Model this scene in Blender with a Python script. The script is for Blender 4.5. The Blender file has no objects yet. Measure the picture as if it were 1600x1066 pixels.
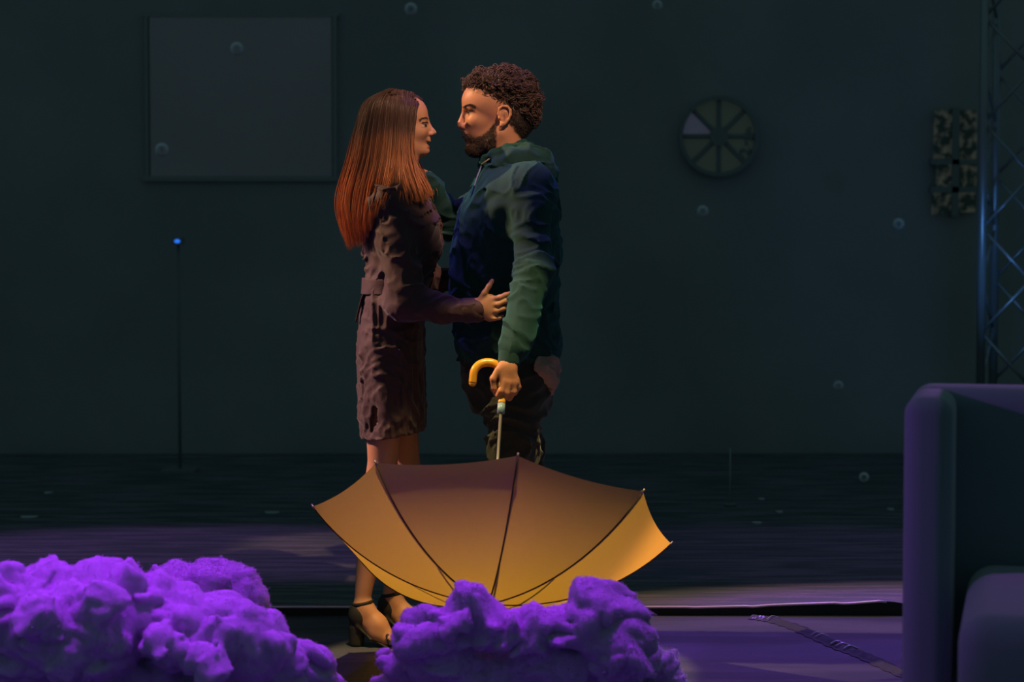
import bpy, math, random
import numpy as np

# ---------------------------------------------------------------- camera, world, lights, exposure
SC = bpy.context.scene
COL = SC.collection
FPX, CAMY, CAMZ = 3250.0, -6.5, 1.30
PITCH = math.atan(173 / FPX)
cam_d = bpy.data.cameras.new('camera')
cam = bpy.data.objects.new('camera', cam_d); COL.objects.link(cam)
cam.location = (0, CAMY, CAMZ)
cam.rotation_euler = (math.pi / 2 - PITCH, 0, 0)
cam_d.sensor_width = 36; cam_d.lens = FPX / 1600 * 36
cam_d.dof.use_dof = True; cam_d.dof.focus_distance = 6.45; cam_d.dof.aperture_fstop = 3.2
SC.camera = cam

world = bpy.data.worlds.new('world'); SC.world = world; world.use_nodes = True
world.node_tree.nodes['Background'].inputs[0].default_value = (0.44, 0.90, 0.98, 1)
world.node_tree.nodes['Background'].inputs[1].default_value = 0.072

def spot(name, loc, target, color, power, angle, blend=0.3, size=0.06):
    d = bpy.data.lights.new(name, 'SPOT'); o = bpy.data.objects.new(name, d); COL.objects.link(o)
    o.location = loc
    import mathutils
    v = mathutils.Vector(target) - mathutils.Vector(loc)
    o.rotation_euler = v.to_track_quat('-Z', 'Y').to_euler()
    d.color = color; d.energy = power; d.spot_size = math.radians(angle); d.spot_blend = blend
    d.shadow_soft_size = size
    return o
spot('warm_stage_spot', (-6.6, 0.65, 5.3), (0.0, 0.21, 0.98), (1.0, 0.58, 0.30), 3000, 11.9, 0.15, 0.07)
spot('warm_face_spot', (1.3, -4.4, 6.0), (-0.12, -0.02, 1.70), (1.0, 0.60, 0.38), 1350, 6.2, 0.5, 0.05)
spot('warm_top_spot', (0.30, -2.7, 7.3), (-0.03, -0.52, 0.40), (1.0, 0.68, 0.24), 2400, 9.0, 0.10, 0.03)
spot('purple_spot_left_cloud', (-1.35, -1.20, 6.5), (-1.35, -1.30, 0.3), (0.38, 0.012, 1.0), 2350, 22, 0.6, 0.45)
spot('purple_spot_middle_cloud', (0.05, -1.60, 6.5), (0.05, -1.48, 0.3), (0.38, 0.012, 1.0), 2400, 8.6, 0.3, 0.30)
spot('violet_top_spot', (-0.85, 0.05, 7.2), (-0.02, 0.0, 1.60), (0.46, 0.11, 1.0), 560, 6.8, 0.4, 0.05)
spot('purple_floor_spot_left', (-7.2, 1.7, 4.2), (-1.4, 1.80, 0.0), (0.62, 0.24, 1.0), 900, 13.5, 0.6, 0.12)
spot('purple_floor_spot_right', (7.2, 1.7, 4.2), (1.2, 1.80, 0.0), (0.50, 0.20, 1.0), 260, 13.5, 0.6, 0.12)
spot('blue_front_floor_spot', (1.9, 3.4, 6.0), (1.35, -0.30, 0.0), (0.40, 0.14, 1.0), 1500, 22, 0.6, 0.12)
spot('blue_chair_spot', (-4.2, -2.85, 2.3), (1.40, -2.0, 0.58), (0.55, 0.14, 1.0), 235, 13, 0.5, 0.10)
spot('mauve_side_spot', (-5.0, 1.2, 3.2), (-0.45, 0.03, 0.86), (0.80, 0.30, 0.90), 300, 9, 0.5, 0.08)
spot('blue_truss_spot', (2.30, 3.55, 1.05), (2.50, 4.0, 1.15), (0.12, 0.38, 1.0), 2.2, 120, 0.5, 0.03)
SC.view_settings.view_transform = 'Standard'; SC.view_settings.look = 'None'
SC.view_settings.exposure = 0.0; SC.view_settings.gamma = 1.0; SC.view_settings.use_curve_mapping = False
SC.cycles.use_denoising = True; SC.cycles.max_bounces = 6

# ---------------------------------------------------------------- layout helpers
_c, _s = math.cos(PITCH), math.sin(PITCH)
_F = np.array([0, _c, -_s]); _U = np.array([0, _s, _c]); _O = np.array([0, CAMY, CAMZ])
def W(px, py, Y=0.0):
    "world point at depth Y seen at photo position px,py"
    d = _F + np.array([1, 0, 0]) * (px - 800) / FPX - _U * (py - 533) / FPX
    return _O + d * (Y - CAMY) / d[1]
def S(px, Y=0.0):
    "photo length to metres at depth Y"
    return px / FPX * (Y - CAMY)

def tag(o, label=None, cat=None, group=None, kind=None):
    if label: o['label'] = label
    if cat: o['category'] = cat
    if group: o['group'] = group
    if kind: o['kind'] = kind
    return o
def base_of(o):
    b = np.zeros(3)
    while o is not None:
        b += np.array(o.location); o = o.parent
    return b
def obj(name, V, Fc, mat, parent=None, loc=None, smooth=True, col=None):
    "world-space verts; loc = origin of a top-level thing"
    V = np.asarray(V, dtype=np.float64).reshape(-1, 3)
    me = bpy.data.meshes.new(name)
    base = base_of(parent) if parent is not None else np.zeros(3)
    if loc is not None: base = np.array(loc, float)
    Vl = V - base
    if isinstance(Fc, np.ndarray) and Fc.ndim == 2:
        n = Fc.shape[1]; m = len(Fc)
        me.vertices.add(len(Vl)); me.vertices.foreach_set('co', Vl.astype(np.float32).ravel())
        me.loops.add(m * n); me.loops.foreach_set('vertex_index', Fc.astype(np.int32).ravel())
        me.polygons.add(m); me.polygons.foreach_set('loop_start', (np.arange(m) * n).astype(np.int32))
        me.polygons.foreach_set('loop_total', np.full(m, n, np.int32))
        me.update(calc_edges=True)
    else:
        me.from_pydata([tuple(v) for v in Vl], [], [tuple(int(i) for i in f) for f in Fc])
    if smooth: me.polygons.foreach_set('use_smooth', np.ones(len(me.polygons), bool))
    if col is not None:
        a = me.color_attributes.new('tint', 'FLOAT_COLOR', 'POINT')
        c4 = np.ones((len(Vl), 4), np.float32); c4[:, :3] = col
        a.data.foreach_set('color', c4.ravel())
    me.materials.append(mat)
    me.validate(); me.update()
    o = bpy.data.objects.new(name, me); COL.objects.link(o)
    if parent is not None: o.parent = parent
    if loc is not None: o.location = loc
    return o
def empty(name, loc):
    o = bpy.data.objects.new(name, None); COL.objects.link(o); o.location = loc; o.empty_display_size = 0.1
    return o

# ---------------------------------------------------------------- noise
_rng = np.random.default_rng(7)
_T = _rng.random((32, 32, 32)).astype(np.float32) * 2 - 1
def vnoise(P):
    P = np.asarray(P, np.float32); i = np.floor(P).astype(np.int32); f = P - i
    f = f * f * (3 - 2 * f); i &= 31; j = (i + 1) & 31
    x0, y0, z0 = i.T; x1, y1, z1 = j.T; fx, fy, fz = f.T
    a = _T[x0, y0, z0] * (1 - fx) + _T[x1, y0, z0] * fx; b = _T[x0, y1, z0] * (1 - fx) + _T[x1, y1, z0] * fx
    c = _T[x0, y0, z1] * (1 - fx) + _T[x1, y0, z1] * fx; d = _T[x0, y1, z1] * (1 - fx) + _T[x1, y1, z1] * fx
    return (a * (1 - fy) + b * fy) * (1 - fz) + (c * (1 - fy) + d * fy) * fz
def fbm(P, o=4, g=0.5, ridged=False):
    P = np.asarray(P, np.float32); r = 0; a = 1.0; q = P
    for k in range(o):
        n = vnoise(q + k * 7.3)
        r = r + a * ((1 - 2 * np.abs(n)) if ridged else n); a *= g; q = q * 2.03
    return r

# ---------------------------------------------------------------- distance-field modeller
class Field:
    def __init__(s): s.pr = []; s.disp = None; s.cuts = []; s.margin = 0.0
    def _add(s, f, lo, hi, k, sub): s.pr.append((f, np.array(lo, np.float32), np.array(hi, np.float32), k, sub))
    def cone(s, a, b, r1, r2, k=0.02, sc=(1, 1, 1), sub=False):
        a = np.array(a, np.float32); b = np.array(b, np.float32); sc = np.array(sc, np.float32)
        ba = b - a; l2 = float(ba @ ba) + 1e-9; m = float(sc.min())
        def f(p):
            pa = p - a; t = np.clip(pa @ ba / l2, 0, 1)
            return (np.linalg.norm((pa - t[:, None] * ba) / sc, axis=1) - (r1 + (r2 - r1) * t)) * m
        R = max(r1, r2) * sc
        s._add(f, np.minimum(a, b) - R, np.maximum(a, b) + R, k, sub)
    def chain(s, pts, rs, k=0.02, sc=(1, 1, 1), sub=False):
        for i in range(len(pts) - 1): s.cone(pts[i], pts[i + 1], rs[i], rs[i + 1], k, sc, sub)
    def ell(s, c, r, k=0.02, rot=None, sub=False):
        c = np.array(c, np.float32); r = np.array(r, np.float32)
        M = None
        if rot is not None:
            import mathutils
            M = np.array(mathutils.Euler([math.radians(q) for q in rot]).to_matrix(), np.float32)
        def f(p):
            q = p - c
            if M is not None: q = q @ M
            k0 = np.linalg.norm(q / r, axis=1); k1 = np.linalg.norm(q / (r * r), axis=1) + 1e-6
            return k0 * (k0 - 1) / k1
        R = r if M is None else np.full(3, r.max())
        s._add(f, c - R, c + R, k, sub)
    def loft(s, rows, yc, k=0.03, ex=2.3, sub=False, grow=0.0):
        "rows: (py, xl, xr, half depth[, y offset]) in photo pixels at depth yc"
        z = []; cx = []; rx = []; ry = []; cy = []
        for r in rows:
            a = W(r[1], r[0], yc); b = W(r[2], r[0], yc)
            z.append((a[2] + b[2]) / 2); cx.append((a[0] + b[0]) / 2); rx.append((b[0] - a[0]) / 2 + grow); ry.append(r[3] + grow)
            cy.append(yc + (r[4] if len(r) > 4 else 0))
        o = np.argsort(z); z, cx, rx, ry, cy = [np.array(q, np.float64)[o] for q in (z, cx, rx, ry, cy)]
        zz = np.linspace(z[0], z[-1], 160)
        def sm(q):
            v = np.interp(zz, z, q); kk = np.hanning(15); kk /= kk.sum()
            return np.convolve(np.pad(v, 7, mode='edge'), kk, 'valid')
        cx, rx, ry, cy = sm(cx), sm(rx), sm(ry), sm(cy)
        z0, z1 = float(zz[0]), float(zz[-1])
        def f(p):
            Z = p[:, 2]; X = np.interp(Z, zz, cx); A = np.interp(Z, zz, rx); B = np.interp(Z, zz, ry); Y = np.interp(Z, zz, cy)
            q = (np.abs((p[:, 0] - X) / A) ** ex + np.abs((p[:, 1] - Y) / B) ** ex) ** (1 / ex)
            d = (q - 1) * np.minimum(A, B) * 0.9
            dz = np.maximum(z0 - Z, Z - z1)
            return np.where(dz > 0, np.sqrt(np.maximum(d, 0) ** 2 + dz ** 2), np.maximum(d, dz)).astype(np.float32)
        s._add(f, [(cx - rx).min(), (cy - ry).min(), z0], [(cx + rx).max(), (cy + ry).max(), z1], k, sub)
    def ev(s, P, lo=None, hi=None):
        d = None
        for f, l, h, k, sub in s.pr:
            if lo is not None:
                m = k + s.margin + 0.01
                if (lo > h + m).any() or (hi < l - m).any(): continue
            e = f(P)
            if d is None:
                if sub: continue
                d = e; continue
            kk = max(k, 1e-4)
            if sub:
                hh = np.clip(0.5 - 0.5 * (d + e) / kk, 0, 1); d = d * (1 - hh) - e * hh + kk * hh * (1 - hh)
            else:
                hh = np.clip(0.5 + 0.5 * (e - d) / kk, 0, 1); d = e * (1 - hh) + d * hh - kk * hh * (1 - hh)
        return d
    def full(s, P, lo=None, hi=None):
        d = s.ev(P, lo, hi)
        if d is None: return None
        if s.disp is not None:
            m = np.abs(d) < s.margin * 2.5 + 0.02
            if m.any():
                d = d.copy(); d[m] -= s.disp(P[m])
        for c in s.cuts: d = np.maximum(d, c(P))
        return d
    def mesh(s, h, B=20):
        lo = np.min([q[1] for q in s.pr if not q[4]], axis=0) - 0.02 - s.margin
        hi = np.max([q[2] for q in s.pr if not q[4]], axis=0) + 0.02 + s.margin
        nb = np.ceil((hi - lo) / (h * B)).astype(int)
        N = (nb * B + 8).astype(np.int64)
        key = lambda i, j, k: (i * N[1] + j) * N[2] + k
        g = np.arange(B + 1); GI, GJ, GK = [q.ravel() for q in np.meshgrid(g, g, g, indexing='ij')]
        KV = []; VV = []; FF = []
        n1 = B + 1
        idx = np.stack(np.meshgrid(*[np.arange(n) for n in nb], indexing='ij'), -1).reshape(-1, 3)
        cen = lo + (idx + 0.5) * h * B
        halfd = h * B * 0.87
        for bi, c in zip(idx, cen):
            bl = lo + bi * h * B; bh = bl + h * B
            c3 = np.array([c], np.float32)
            v = s.ev(c3, bl - 0.04, bh + 0.04)
            if v is None or v[0] > halfd * 1.6 + s.margin or v[0] < -halfd * 3.0 - s.margin * 2: continue
            P = (bl + np.stack([GI, GJ, GK], 1) * h).astype(np.float32)
            d = s.full(P, bl, bh)
            if d is None: continue
            if d.min() > 0 or d.max() < 0: continue
            D = d.reshape(n1, n1, n1)
            I = D < 0
            # cells
            acc = np.zeros((B, B, B, 3), np.float32); cnt = np.zeros((B, B, B), np.float32)
            def edge(a, b, ca, ax):
                nonlocal acc, cnt
                va = D[a]; vb = D[b]; m = (va < 0) != (vb < 0)
                t = np.where(m, va / np.where(m, va - vb, 1), 0)
                off = np.zeros(va.shape + (3,), np.float32); off[..., :] = ca; off[..., ax] += t
                acc += off * m[..., None]; cnt += m
            sl = [slice(0, B), slice(1, B + 1)]
            for u in (0, 1):
                for w in (0, 1):
                    edge((sl[0], sl[u], sl[w]), (sl[1], sl[u], sl[w]), (0, u, w), 0)
                    edge((sl[u], sl[0], sl[w]), (sl[u], sl[1], sl[w]), (u, 0, w), 1)
                    edge((sl[u], sl[w], sl[0]), (sl[u], sl[w], sl[1]), (u, w, 0), 2)
            ci, cj, ck = np.nonzero(cnt)
            pos = acc[ci, cj, ck] / cnt[ci, cj, ck][:, None] + np.stack([ci, cj, ck], 1)
            VV.append(bl + pos * h)
            g0 = bi * B + 2
            KV.append(key(ci + g0[0], cj + g0[1], ck + g0[2]))
            for ax in range(3):
                a = [slice(0, B)] * 3; b = [slice(0, B)] * 3; b[ax] = slice(1, B + 1)
                A = I[tuple(a)]; Bq = I[tuple(b)]; ei, ej, ek = np.nonzero(A != Bq)
                if len(ei) == 0: continue
                fl = A[ei, ej, ek]
                e = [ei + g0[0], ej + g0[1], ek + g0[2]]
                u, w = (ax + 1) % 3, (ax + 2) % 3
                def kk(du, dw):
                    q = [x.copy() for x in e]; q[u] = q[u] - du; q[w] = q[w] - dw; return key(*q)
                Q = np.stack([kk(1, 1), kk(0, 1), kk(0, 0), kk(1, 0)], 1)
                Q[~fl] = Q[~fl][:, ::-1]
                FF.append(Q)
        K = np.concatenate(KV); V = np.concatenate(VV); Fq = np.concatenate(FF)
        o = np.argsort(K); K = K[o]; V = V[o]
        ix = np.searchsorted(K, Fq); ix = np.clip(ix, 0, len(K) - 1)
        ok = (K[ix] == Fq).all(1)
        return V, ix[ok]

def tubes(curves, radii, sides=4, closed_ends=True):
    "curves: (N,M,3); radii: (N,M) -> verts, quads"
    C = np.asarray(curves, np.float64); R = np.asarray(radii, np.float64)
    if C.ndim == 2: C = C[None]
    if R.ndim == 1: R = np.broadcast_to(R, C.shape[:2])
    N, M, _ = C.shape
    T = np.gradient(C, axis=1); T /= np.linalg.norm(T, axis=2, keepdims=True) + 1e-12
    ref = np.where(np.abs(T[:, :, 1:2]) < 0.9, np.array([0, 1.0, 0]), np.array([1.0, 0, 0]))
    A = np.cross(T, ref); A /= np.linalg.norm(A, axis=2, keepdims=True) + 1e-12
    Bv = np.cross(T, A)
    th = np.arange(sides) / sides * 2 * np.pi
    V = C[:, :, None] + R[:, :, None, None] * (np.cos(th)[None, None, :, None] * A[:, :, None] + np.sin(th)[None, None, :, None] * Bv[:, :, None])
    V = V.reshape(-1, 3)
    n, m, q = np.meshgrid(np.arange(N), np.arange(M - 1), np.arange(sides), indexing='ij')
    q2 = (q + 1) % sides; i = lambda nn, mm, qq: (nn * M + mm) * sides + qq
    Fq = np.stack([i(n, m, q), i(n, m, q2), i(n, m + 1, q2), i(n, m + 1, q)], -1).reshape(-1, 4)
    return V, Fq
def tube1(pts, r, sides=12, samples=None):
    "one capped tube through pts"
    pts = np.asarray(pts, float)
    if samples: pts = catmull(pts, samples)
    r = np.interp(np.linspace(0, 1, len(pts)), np.linspace(0, 1, len(np.atleast_1d(r))), np.atleast_1d(r)) if np.ndim(r) else np.full(len(pts), r)
    V, Fq = tubes(pts[None], r[None], sides)
    L = [tuple(f) for f in Fq]
    L.append(tuple(range(sides))[::-1]); L.append(tuple(range(len(V) - sides, len(V))))
    return V, L
def catmull(P, n):
    P = np.asarray(P, float); Q = np.concatenate([[2 * P[0] - P[1]], P, [2 * P[-1] - P[-2]]])
    t = np.linspace(0, len(P) - 1, n); i = np.clip(t.astype(int), 0, len(P) - 2); f = (t - i)[:, None]
    a, b, c, d = Q[i], Q[i + 1], Q[i + 2], Q[i + 3]
    return 0.5 * (2 * b + (c - a) * f + (2 * a - 5 * b + 4 * c - d) * f ** 2 + (3 * b - 3 * c + d - a) * f ** 3)
def merge(parts):
    V = []; Fc = []; n = 0
    for v, f in parts:
        V.append(np.asarray(v)); Fc += [tuple(int(i) + n for i in q) for q in f]; n += len(v)
    return np.concatenate(V), Fc
def box(x0, x1, y0, y1, z0, z1):
    V = [(x, y, z) for z in (z0, z1) for y in (y0, y1) for x in (x0, x1)]
    return np.array(V, float), [(0, 2, 3, 1), (4, 5, 7, 6), (0, 1, 5, 4), (2, 6, 7, 3), (0, 4, 6, 2), (1, 3, 7, 5)]
def bevel(o, w, seg=3):
    m = o.modifiers.new('bevel', 'BEVEL'); m.width = w; m.segments = seg; m.limit_method = 'ANGLE'; return o

def onto(F_, px, py, yc, side=-1, d0=0.2, it=60):
    "surface point found by walking in from one side (side -1 = camera side) at photo position px,py"
    p = W(px, py, yc).astype(np.float64); x, z = p[0], p[2]; y = yc + side * d0
    for _ in range(it):
        q = np.array([[x, y, z]], np.float32); d = F_.ev(q)[0]
        if abs(d) < 2e-4: break
        y -= side * max(min(d, .02), -.01) * .8
        if (y - yc) * side < 0: break
    return np.array([x, y, z])
def to_px(V, yc):
    "photo coordinates of points measured on the plane at depth yc"
    Z0 = W(800, 0, yc)[2]; Z1 = W(800, 1000, yc)[2]; X0 = W(0, 400, yc)[0]; X1 = W(1000, 400, yc)[0]
    return (V[:, 0] - X0) / (X1 - X0) * 1000, (V[:, 2] - Z0) / (Z1 - Z0) * 1000
def blob(x, y, cx, cy, rx, ry, soft=.5, ang=0):
    c, s_ = math.cos(math.radians(ang)), math.sin(math.radians(ang)); dx, dy = x - cx, y - cy
    u = (dx * c + dy * s_) / rx; v = (-dx * s_ + dy * c) / ry
    return np.clip((1 - np.sqrt(u * u + v * v)) / soft, 0, 1)
def mixc(col, w, c): return col * (1 - w[:, None]) + np.array(c) * w[:, None]
def normals(V, Q):
    n = np.cross(V[Q[:, 2]] - V[Q[:, 0]], V[Q[:, 3]] - V[Q[:, 1]]); N = np.zeros_like(V, dtype=np.float64)
    for k in range(4): np.add.at(N, Q[:, k], n)
    return N / (np.linalg.norm(N, axis=1, keepdims=True) + 1e-12)

# ---------------------------------------------------------------- materials
def mat(name, color=(0.5, 0.5, 0.5), rough=0.6, metal=0.0, **kw):
    m = bpy.data.materials.new(name); m.use_nodes = True
    nt = m.node_tree; b = nt.nodes['Principled BSDF']
    b.inputs['Base Color'].default_value = (*color, 1); b.inputs['Roughness'].default_value = rough
    b.inputs['Metallic'].default_value = metal
    for k, v in kw.items():
        b.inputs[k.replace('_', ' ')].default_value = v
    return m
def nd(m, t, **kw):
    n = m.node_tree.nodes.new(t)
    for k, v in kw.items(): setattr(n, k, v)
    return n
def lk(m, a, b): m.node_tree.links.new(a, b)
def noise_col(m, c1, c2, scale=5, detail=5, sc3=(1, 1, 1), lo=0.35, hi=0.65, bump=0, bscale=None, rough=None):
    b = m.node_tree.nodes['Principled BSDF']
    tc = nd(m, 'ShaderNodeTexCoord'); mp = nd(m, 'ShaderNodeMapping'); mp.inputs['Scale'].default_value = sc3
    lk(m, tc.outputs['Object'], mp.inputs['Vector'])
    n = nd(m, 'ShaderNodeTexNoise'); n.inputs['Scale'].default_value = scale; n.inputs['Detail'].default_value = detail
    lk(m, mp.outputs[0], n.inputs['Vector'])
    r = nd(m, 'ShaderNodeValToRGB'); r.color_ramp.elements[0].position = lo; r.color_ramp.elements[1].position = hi
    r.color_ramp.elements[0].color = (*c1, 1); r.color_ramp.elements[1].color = (*c2, 1)
    lk(m, n.outputs['Fac'], r.inputs[0]); lk(m, r.outputs[0], b.inputs['Base Color'])
    if rough:
        rr = nd(m, 'ShaderNodeMapRange'); rr.inputs[1].default_value = lo; rr.inputs[2].default_value = hi
        rr.inputs[3].default_value = rough[0]; rr.inputs[4].default_value = rough[1]
        lk(m, n.outputs['Fac'], rr.inputs[0]); lk(m, rr.outputs[0], b.inputs['Roughness'])
    if bump:
        n2 = n
        if bscale:
            n2 = nd(m, 'ShaderNodeTexNoise'); n2.inputs['Scale'].default_value = bscale; n2.inputs['Detail'].default_value = 6
            lk(m, mp.outputs[0], n2.inputs['Vector'])
        bp = nd(m, 'ShaderNodeBump'); bp.inputs['Strength'].default_value = bump; bp.inputs['Distance'].default_value = 0.01
        lk(m, n2.outputs['Fac'], bp.inputs['Height']); lk(m, bp.outputs[0], b.inputs['Normal'])
    return m
def tint_mat(name, rough=0.5, **kw):
    m = mat(name, rough=rough, **kw)
    a = nd(m, 'ShaderNodeAttribute', attribute_name='tint'); lk(m, a.outputs['Color'], m.node_tree.nodes['Principled BSDF'].inputs['Base Color'])
    return m
def weave(m, scale=600, strength=0.25):
    b = m.node_tree.nodes['Principled BSDF']; tc = nd(m, 'ShaderNodeTexCoord')
    n = nd(m, 'ShaderNodeTexNoise'); n.inputs['Scale'].default_value = scale; n.inputs['Detail'].default_value = 2
    lk(m, tc.outputs['Object'], n.inputs['Vector'])
    bp = nd(m, 'ShaderNodeBump'); bp.inputs['Strength'].default_value = strength; bp.inputs['Distance'].default_value = 0.002
    lk(m, n.outputs['Fac'], bp.inputs['Height']); lk(m, bp.outputs[0], b.inputs['Normal'])
    return m
def emis(name, color, strength):
    return mat(name, (0, 0, 0), 0.6, Emission_Color=(*color, 1), Emission_Strength=strength)

# ================================================================ THE STAGE (structure)
YB = 5.5
m_wall = noise_col(mat('black_backdrop_cloth', rough=0.9), (0.275, 0.285, 0.29), (0.34, 0.345, 0.345), 1.2, 3)
tag(obj('wall_back', *box(-7, 7, YB, YB + 0.1, -0.02, 7), m_wall, smooth=False), kind='structure')
m_ffront = noise_col(mat('front_stage_floor', rough=0.45), (0.035, 0.05, 0.055), (0.10, 0.105, 0.145), 1.0, 8, (0.7, 3.2, 1), 0.42, 0.54, 0.25, 7.0, (0.5, 0.36))
m_ffront.node_tree.nodes['Principled BSDF'].inputs['Specular IOR Level'].default_value = 0.3
YS = float(W(1000, 955, 0)[1])
def floor_hit(px, py, z=0.0):
    d = _F + np.array([1, 0, 0]) * (px - 800) / FPX - _U * (py - 533) / FPX
    t = (z - CAMZ) / d[2]; return _O + d * t
YS = float(floor_hit(1000, 962)[1])
tag(obj('floor', *box(-7, 7, -7.5, YB + 0.1, -0.1, 0), m_ffront, smooth=False), kind='structure')

# glossy black sheet over the rear of the stage, with its front edge lifting at the right
m_sheet = noise_col(mat('rear_stage_sheet', rough=0.4), (0.075, 0.10, 0.105), (0.20, 0.18, 0.23), 2.2, 12, (1.1, 8.0, 1), 0.44, 0.60, 1.0, 9.0, (0.6, 0.25))
nx, ny = 520, 90
xs = np.linspace(-6.5, 6.5, nx); ys = YS + (np.linspace(0, 1, ny) ** 1.6) * (YB - 0.02 - YS)
edge = [(-6.5, 0.028), (0.6, 0.028), (0.80, 0.029), (0.82, 0.0265), (0.85, 0.031), (1.10, 0.043), (1.12, 0.040), (1.24, 0.050), (1.30, 0.044), (1.42, 0.024), (1.55, 0.010), (6.5, 0.010)]
ez = np.interp(xs, [e[0] for e in edge], [e[1] for e in edge])
X, Y = np.meshgrid(xs, ys, indexing='ij')
fall = np.exp(-(Y - YS) / 0.12)
Z = 0.008 + (ez[:, None] - 0.008) * fall + 0.0035 * (1 - fall) * fbm(np.stack([X.ravel() * 1.1, Y.ravel() * 7, 0 * X.ravel()], 1), 4).reshape(X.shape)
Z = np.maximum(Z, 0.003)
V = np.stack([X, Y, Z], -1).reshape(-1, 3)
i, j = np.meshgrid(np.arange(nx - 1), np.arange(ny - 1), indexing='ij')
q = np.stack([i * ny + j, (i + 1) * ny + j, (i + 1) * ny + j + 1, i * ny + j + 1], -1).reshape(-1, 4)
mat_top = obj('stage_covering', V, q, m_sheet, loc=(0, YS, 0))
sd = mat_top.modifiers.new('thickness', 'SOLIDIFY'); sd.thickness = 0.002; sd.offset = 1
tag(mat_top, 'glossy black stage covering sheet behind the couple, its front edge lifting', 'stage covering')
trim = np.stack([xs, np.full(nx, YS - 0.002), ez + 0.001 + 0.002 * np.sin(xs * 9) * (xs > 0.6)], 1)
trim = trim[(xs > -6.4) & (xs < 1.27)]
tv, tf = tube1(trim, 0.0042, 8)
obj('rolled_edge', tv, tf, mat('sheet_edge_highlight', (0.75, 0.65, 0.78), 0.22), mat_top)  # pale colour paints in the highlight along the black sheet's edge
# end of the lifted edge: black strip standing in for shade in the gap
gv = []; 
for k in range(nx): gv += [(xs[k], YS, 0.0005), (xs[k], YS, max(ez[k] - 0.001, 0.001))]
gf = [(2 * k, 2 * k + 2, 2 * k + 3, 2 * k + 1) for k in range(nx - 1)]
gb = obj('gap_shade_strip', gv, gf, mat('gap_shade_black', (0.012, 0.02, 0.02), 0.8), mat_top, smooth=False)
sd = gb.modifiers.new('thickness', 'SOLIDIFY'); sd.thickness = 0.002; sd.offset = -1
# small pale flakes standing in for light glints on the far floor
m_glint = mat('pale_floor_glint', (0.5, 0.55, 0.55), 0.7)
for (px, py, w) in ((425, 801, 22), (45, 808, 26), (75, 770, 12), (1218, 800, 10), (1183, 817, 14), (1392, 796, 10), (1190, 780, 10)):
    c = floor_hit(px, py, 0.012); L = S(w, c[1]); n = 14
    ring = [(c[0] + L / 2 * math.cos(a) * (1 + 0.2 * math.sin(3 * a)), c[1] + 0.035 * math.sin(a) * (1 + .3 * math.cos(2 * a)), 0.0145) for a in np.linspace(0, 2 * math.pi, n, endpoint=False)]
    low = [(x, y, 0.010) for x, y, z in ring]
    f = [tuple(range(n))] + [tuple(range(2 * n - 1, n - 1, -1))] + [(a, n + a, n + (a + 1) % n, (a + 1) % n) for a in range(n)]
    o = obj('floor_glint', ring + low, [f[0][::-1], f[1][::-1]] + f[2:], m_glint, loc=(c[0], c[1], 0.01), smooth=False)
    side = 'left of the couple' if px < 800 else 'right of the couple'
    tag(o, {425: 'pale painted glint on dark floor just left of the umbrella', 45: 'pale painted glint on dark floor by the left picture edge above the big purple cloud', 75: 'faint tiny painted glint highest on the floor at far left', 1218: 'tiny pale painted glint right of the couple, nearest below the thin rod', 1183: 'lowest pale painted glint right of the umbrella', 1392: 'tiny pale painted glint on dark floor just left of the armchair', 1190: 'faint painted glint highest on the floor right of the couple'}[px], 'tape scrap')

# taped cable running diagonally over the front floor
pa = [floor_hit(*p) for p in ((1176, 966), (1205, 970), (1240, 980), (1275, 995), (1312, 1012), (1345, 1024), (1385, 1042), (1430, 1062))]
path = catmull(np.array(pa), 120); path[:, 2] = 0.004
T = np.gradient(path, axis=0); T /= np.linalg.norm(T, axis=1, keepdims=True); Nn = np.stack([-T[:, 1], T[:, 0], 0 * T[:, 0]], 1)
m_tape = mat('glossy_gaffer_tape', (0.055, 0.06, 0.08), 0.3)
V = []; nw = 7
rr = np.random.default_rng(3)
for k in range(len(path)):
    for w in range(nw):
        u = (w / (nw - 1) - 0.5) * 2
        V.append(path[k] + Nn[k] * u * 0.032 * (1 + 0.12 * math.sin(k * .9)) + np.array([0, 0, 0.006 * math.exp(-(u * 2.2) ** 2) + 0.0025 * rr.random() * (1 - abs(u)) - 0.0025 * abs(u)]))
f = [(k * nw + w, k * nw + w + 1, (k + 1) * nw + w + 1, (k + 1) * nw + w) for k in range(len(path) - 1) for w in range(nw - 1)]
cab = empty('taped_cable', tuple(path[0] * [1, 1, 0]))
tag(cab, 'cable under crinkled glossy black tape running diagonally across the front floor', 'cable')
o = obj('tape', V, f, m_tape, cab, smooth=False); sd = o.modifiers.new('t', 'SOLIDIFY'); sd.thickness = 0.0008
cv, cf = tube1(path + [0, 0, 0.0015], 0.004, 8); obj('cable_core', cv, cf, mat('cable_rubber', (0.02, 0.02, 0.025), 0.5), cab)
m_cr = mat('crease_glint', (0.45, 0.42, 0.6), 0.3)  # pale colour puts glints into the creases of the black tape
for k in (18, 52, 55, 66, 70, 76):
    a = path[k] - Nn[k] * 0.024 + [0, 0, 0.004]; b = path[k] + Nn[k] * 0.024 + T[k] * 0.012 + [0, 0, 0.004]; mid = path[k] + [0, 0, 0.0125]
    cv, cf = tube1(np.array([a, mid, b]), 0.0016 if k < 60 else 0.003, 6, 12); obj('crease_glint', cv, cf, m_cr, cab)

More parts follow.
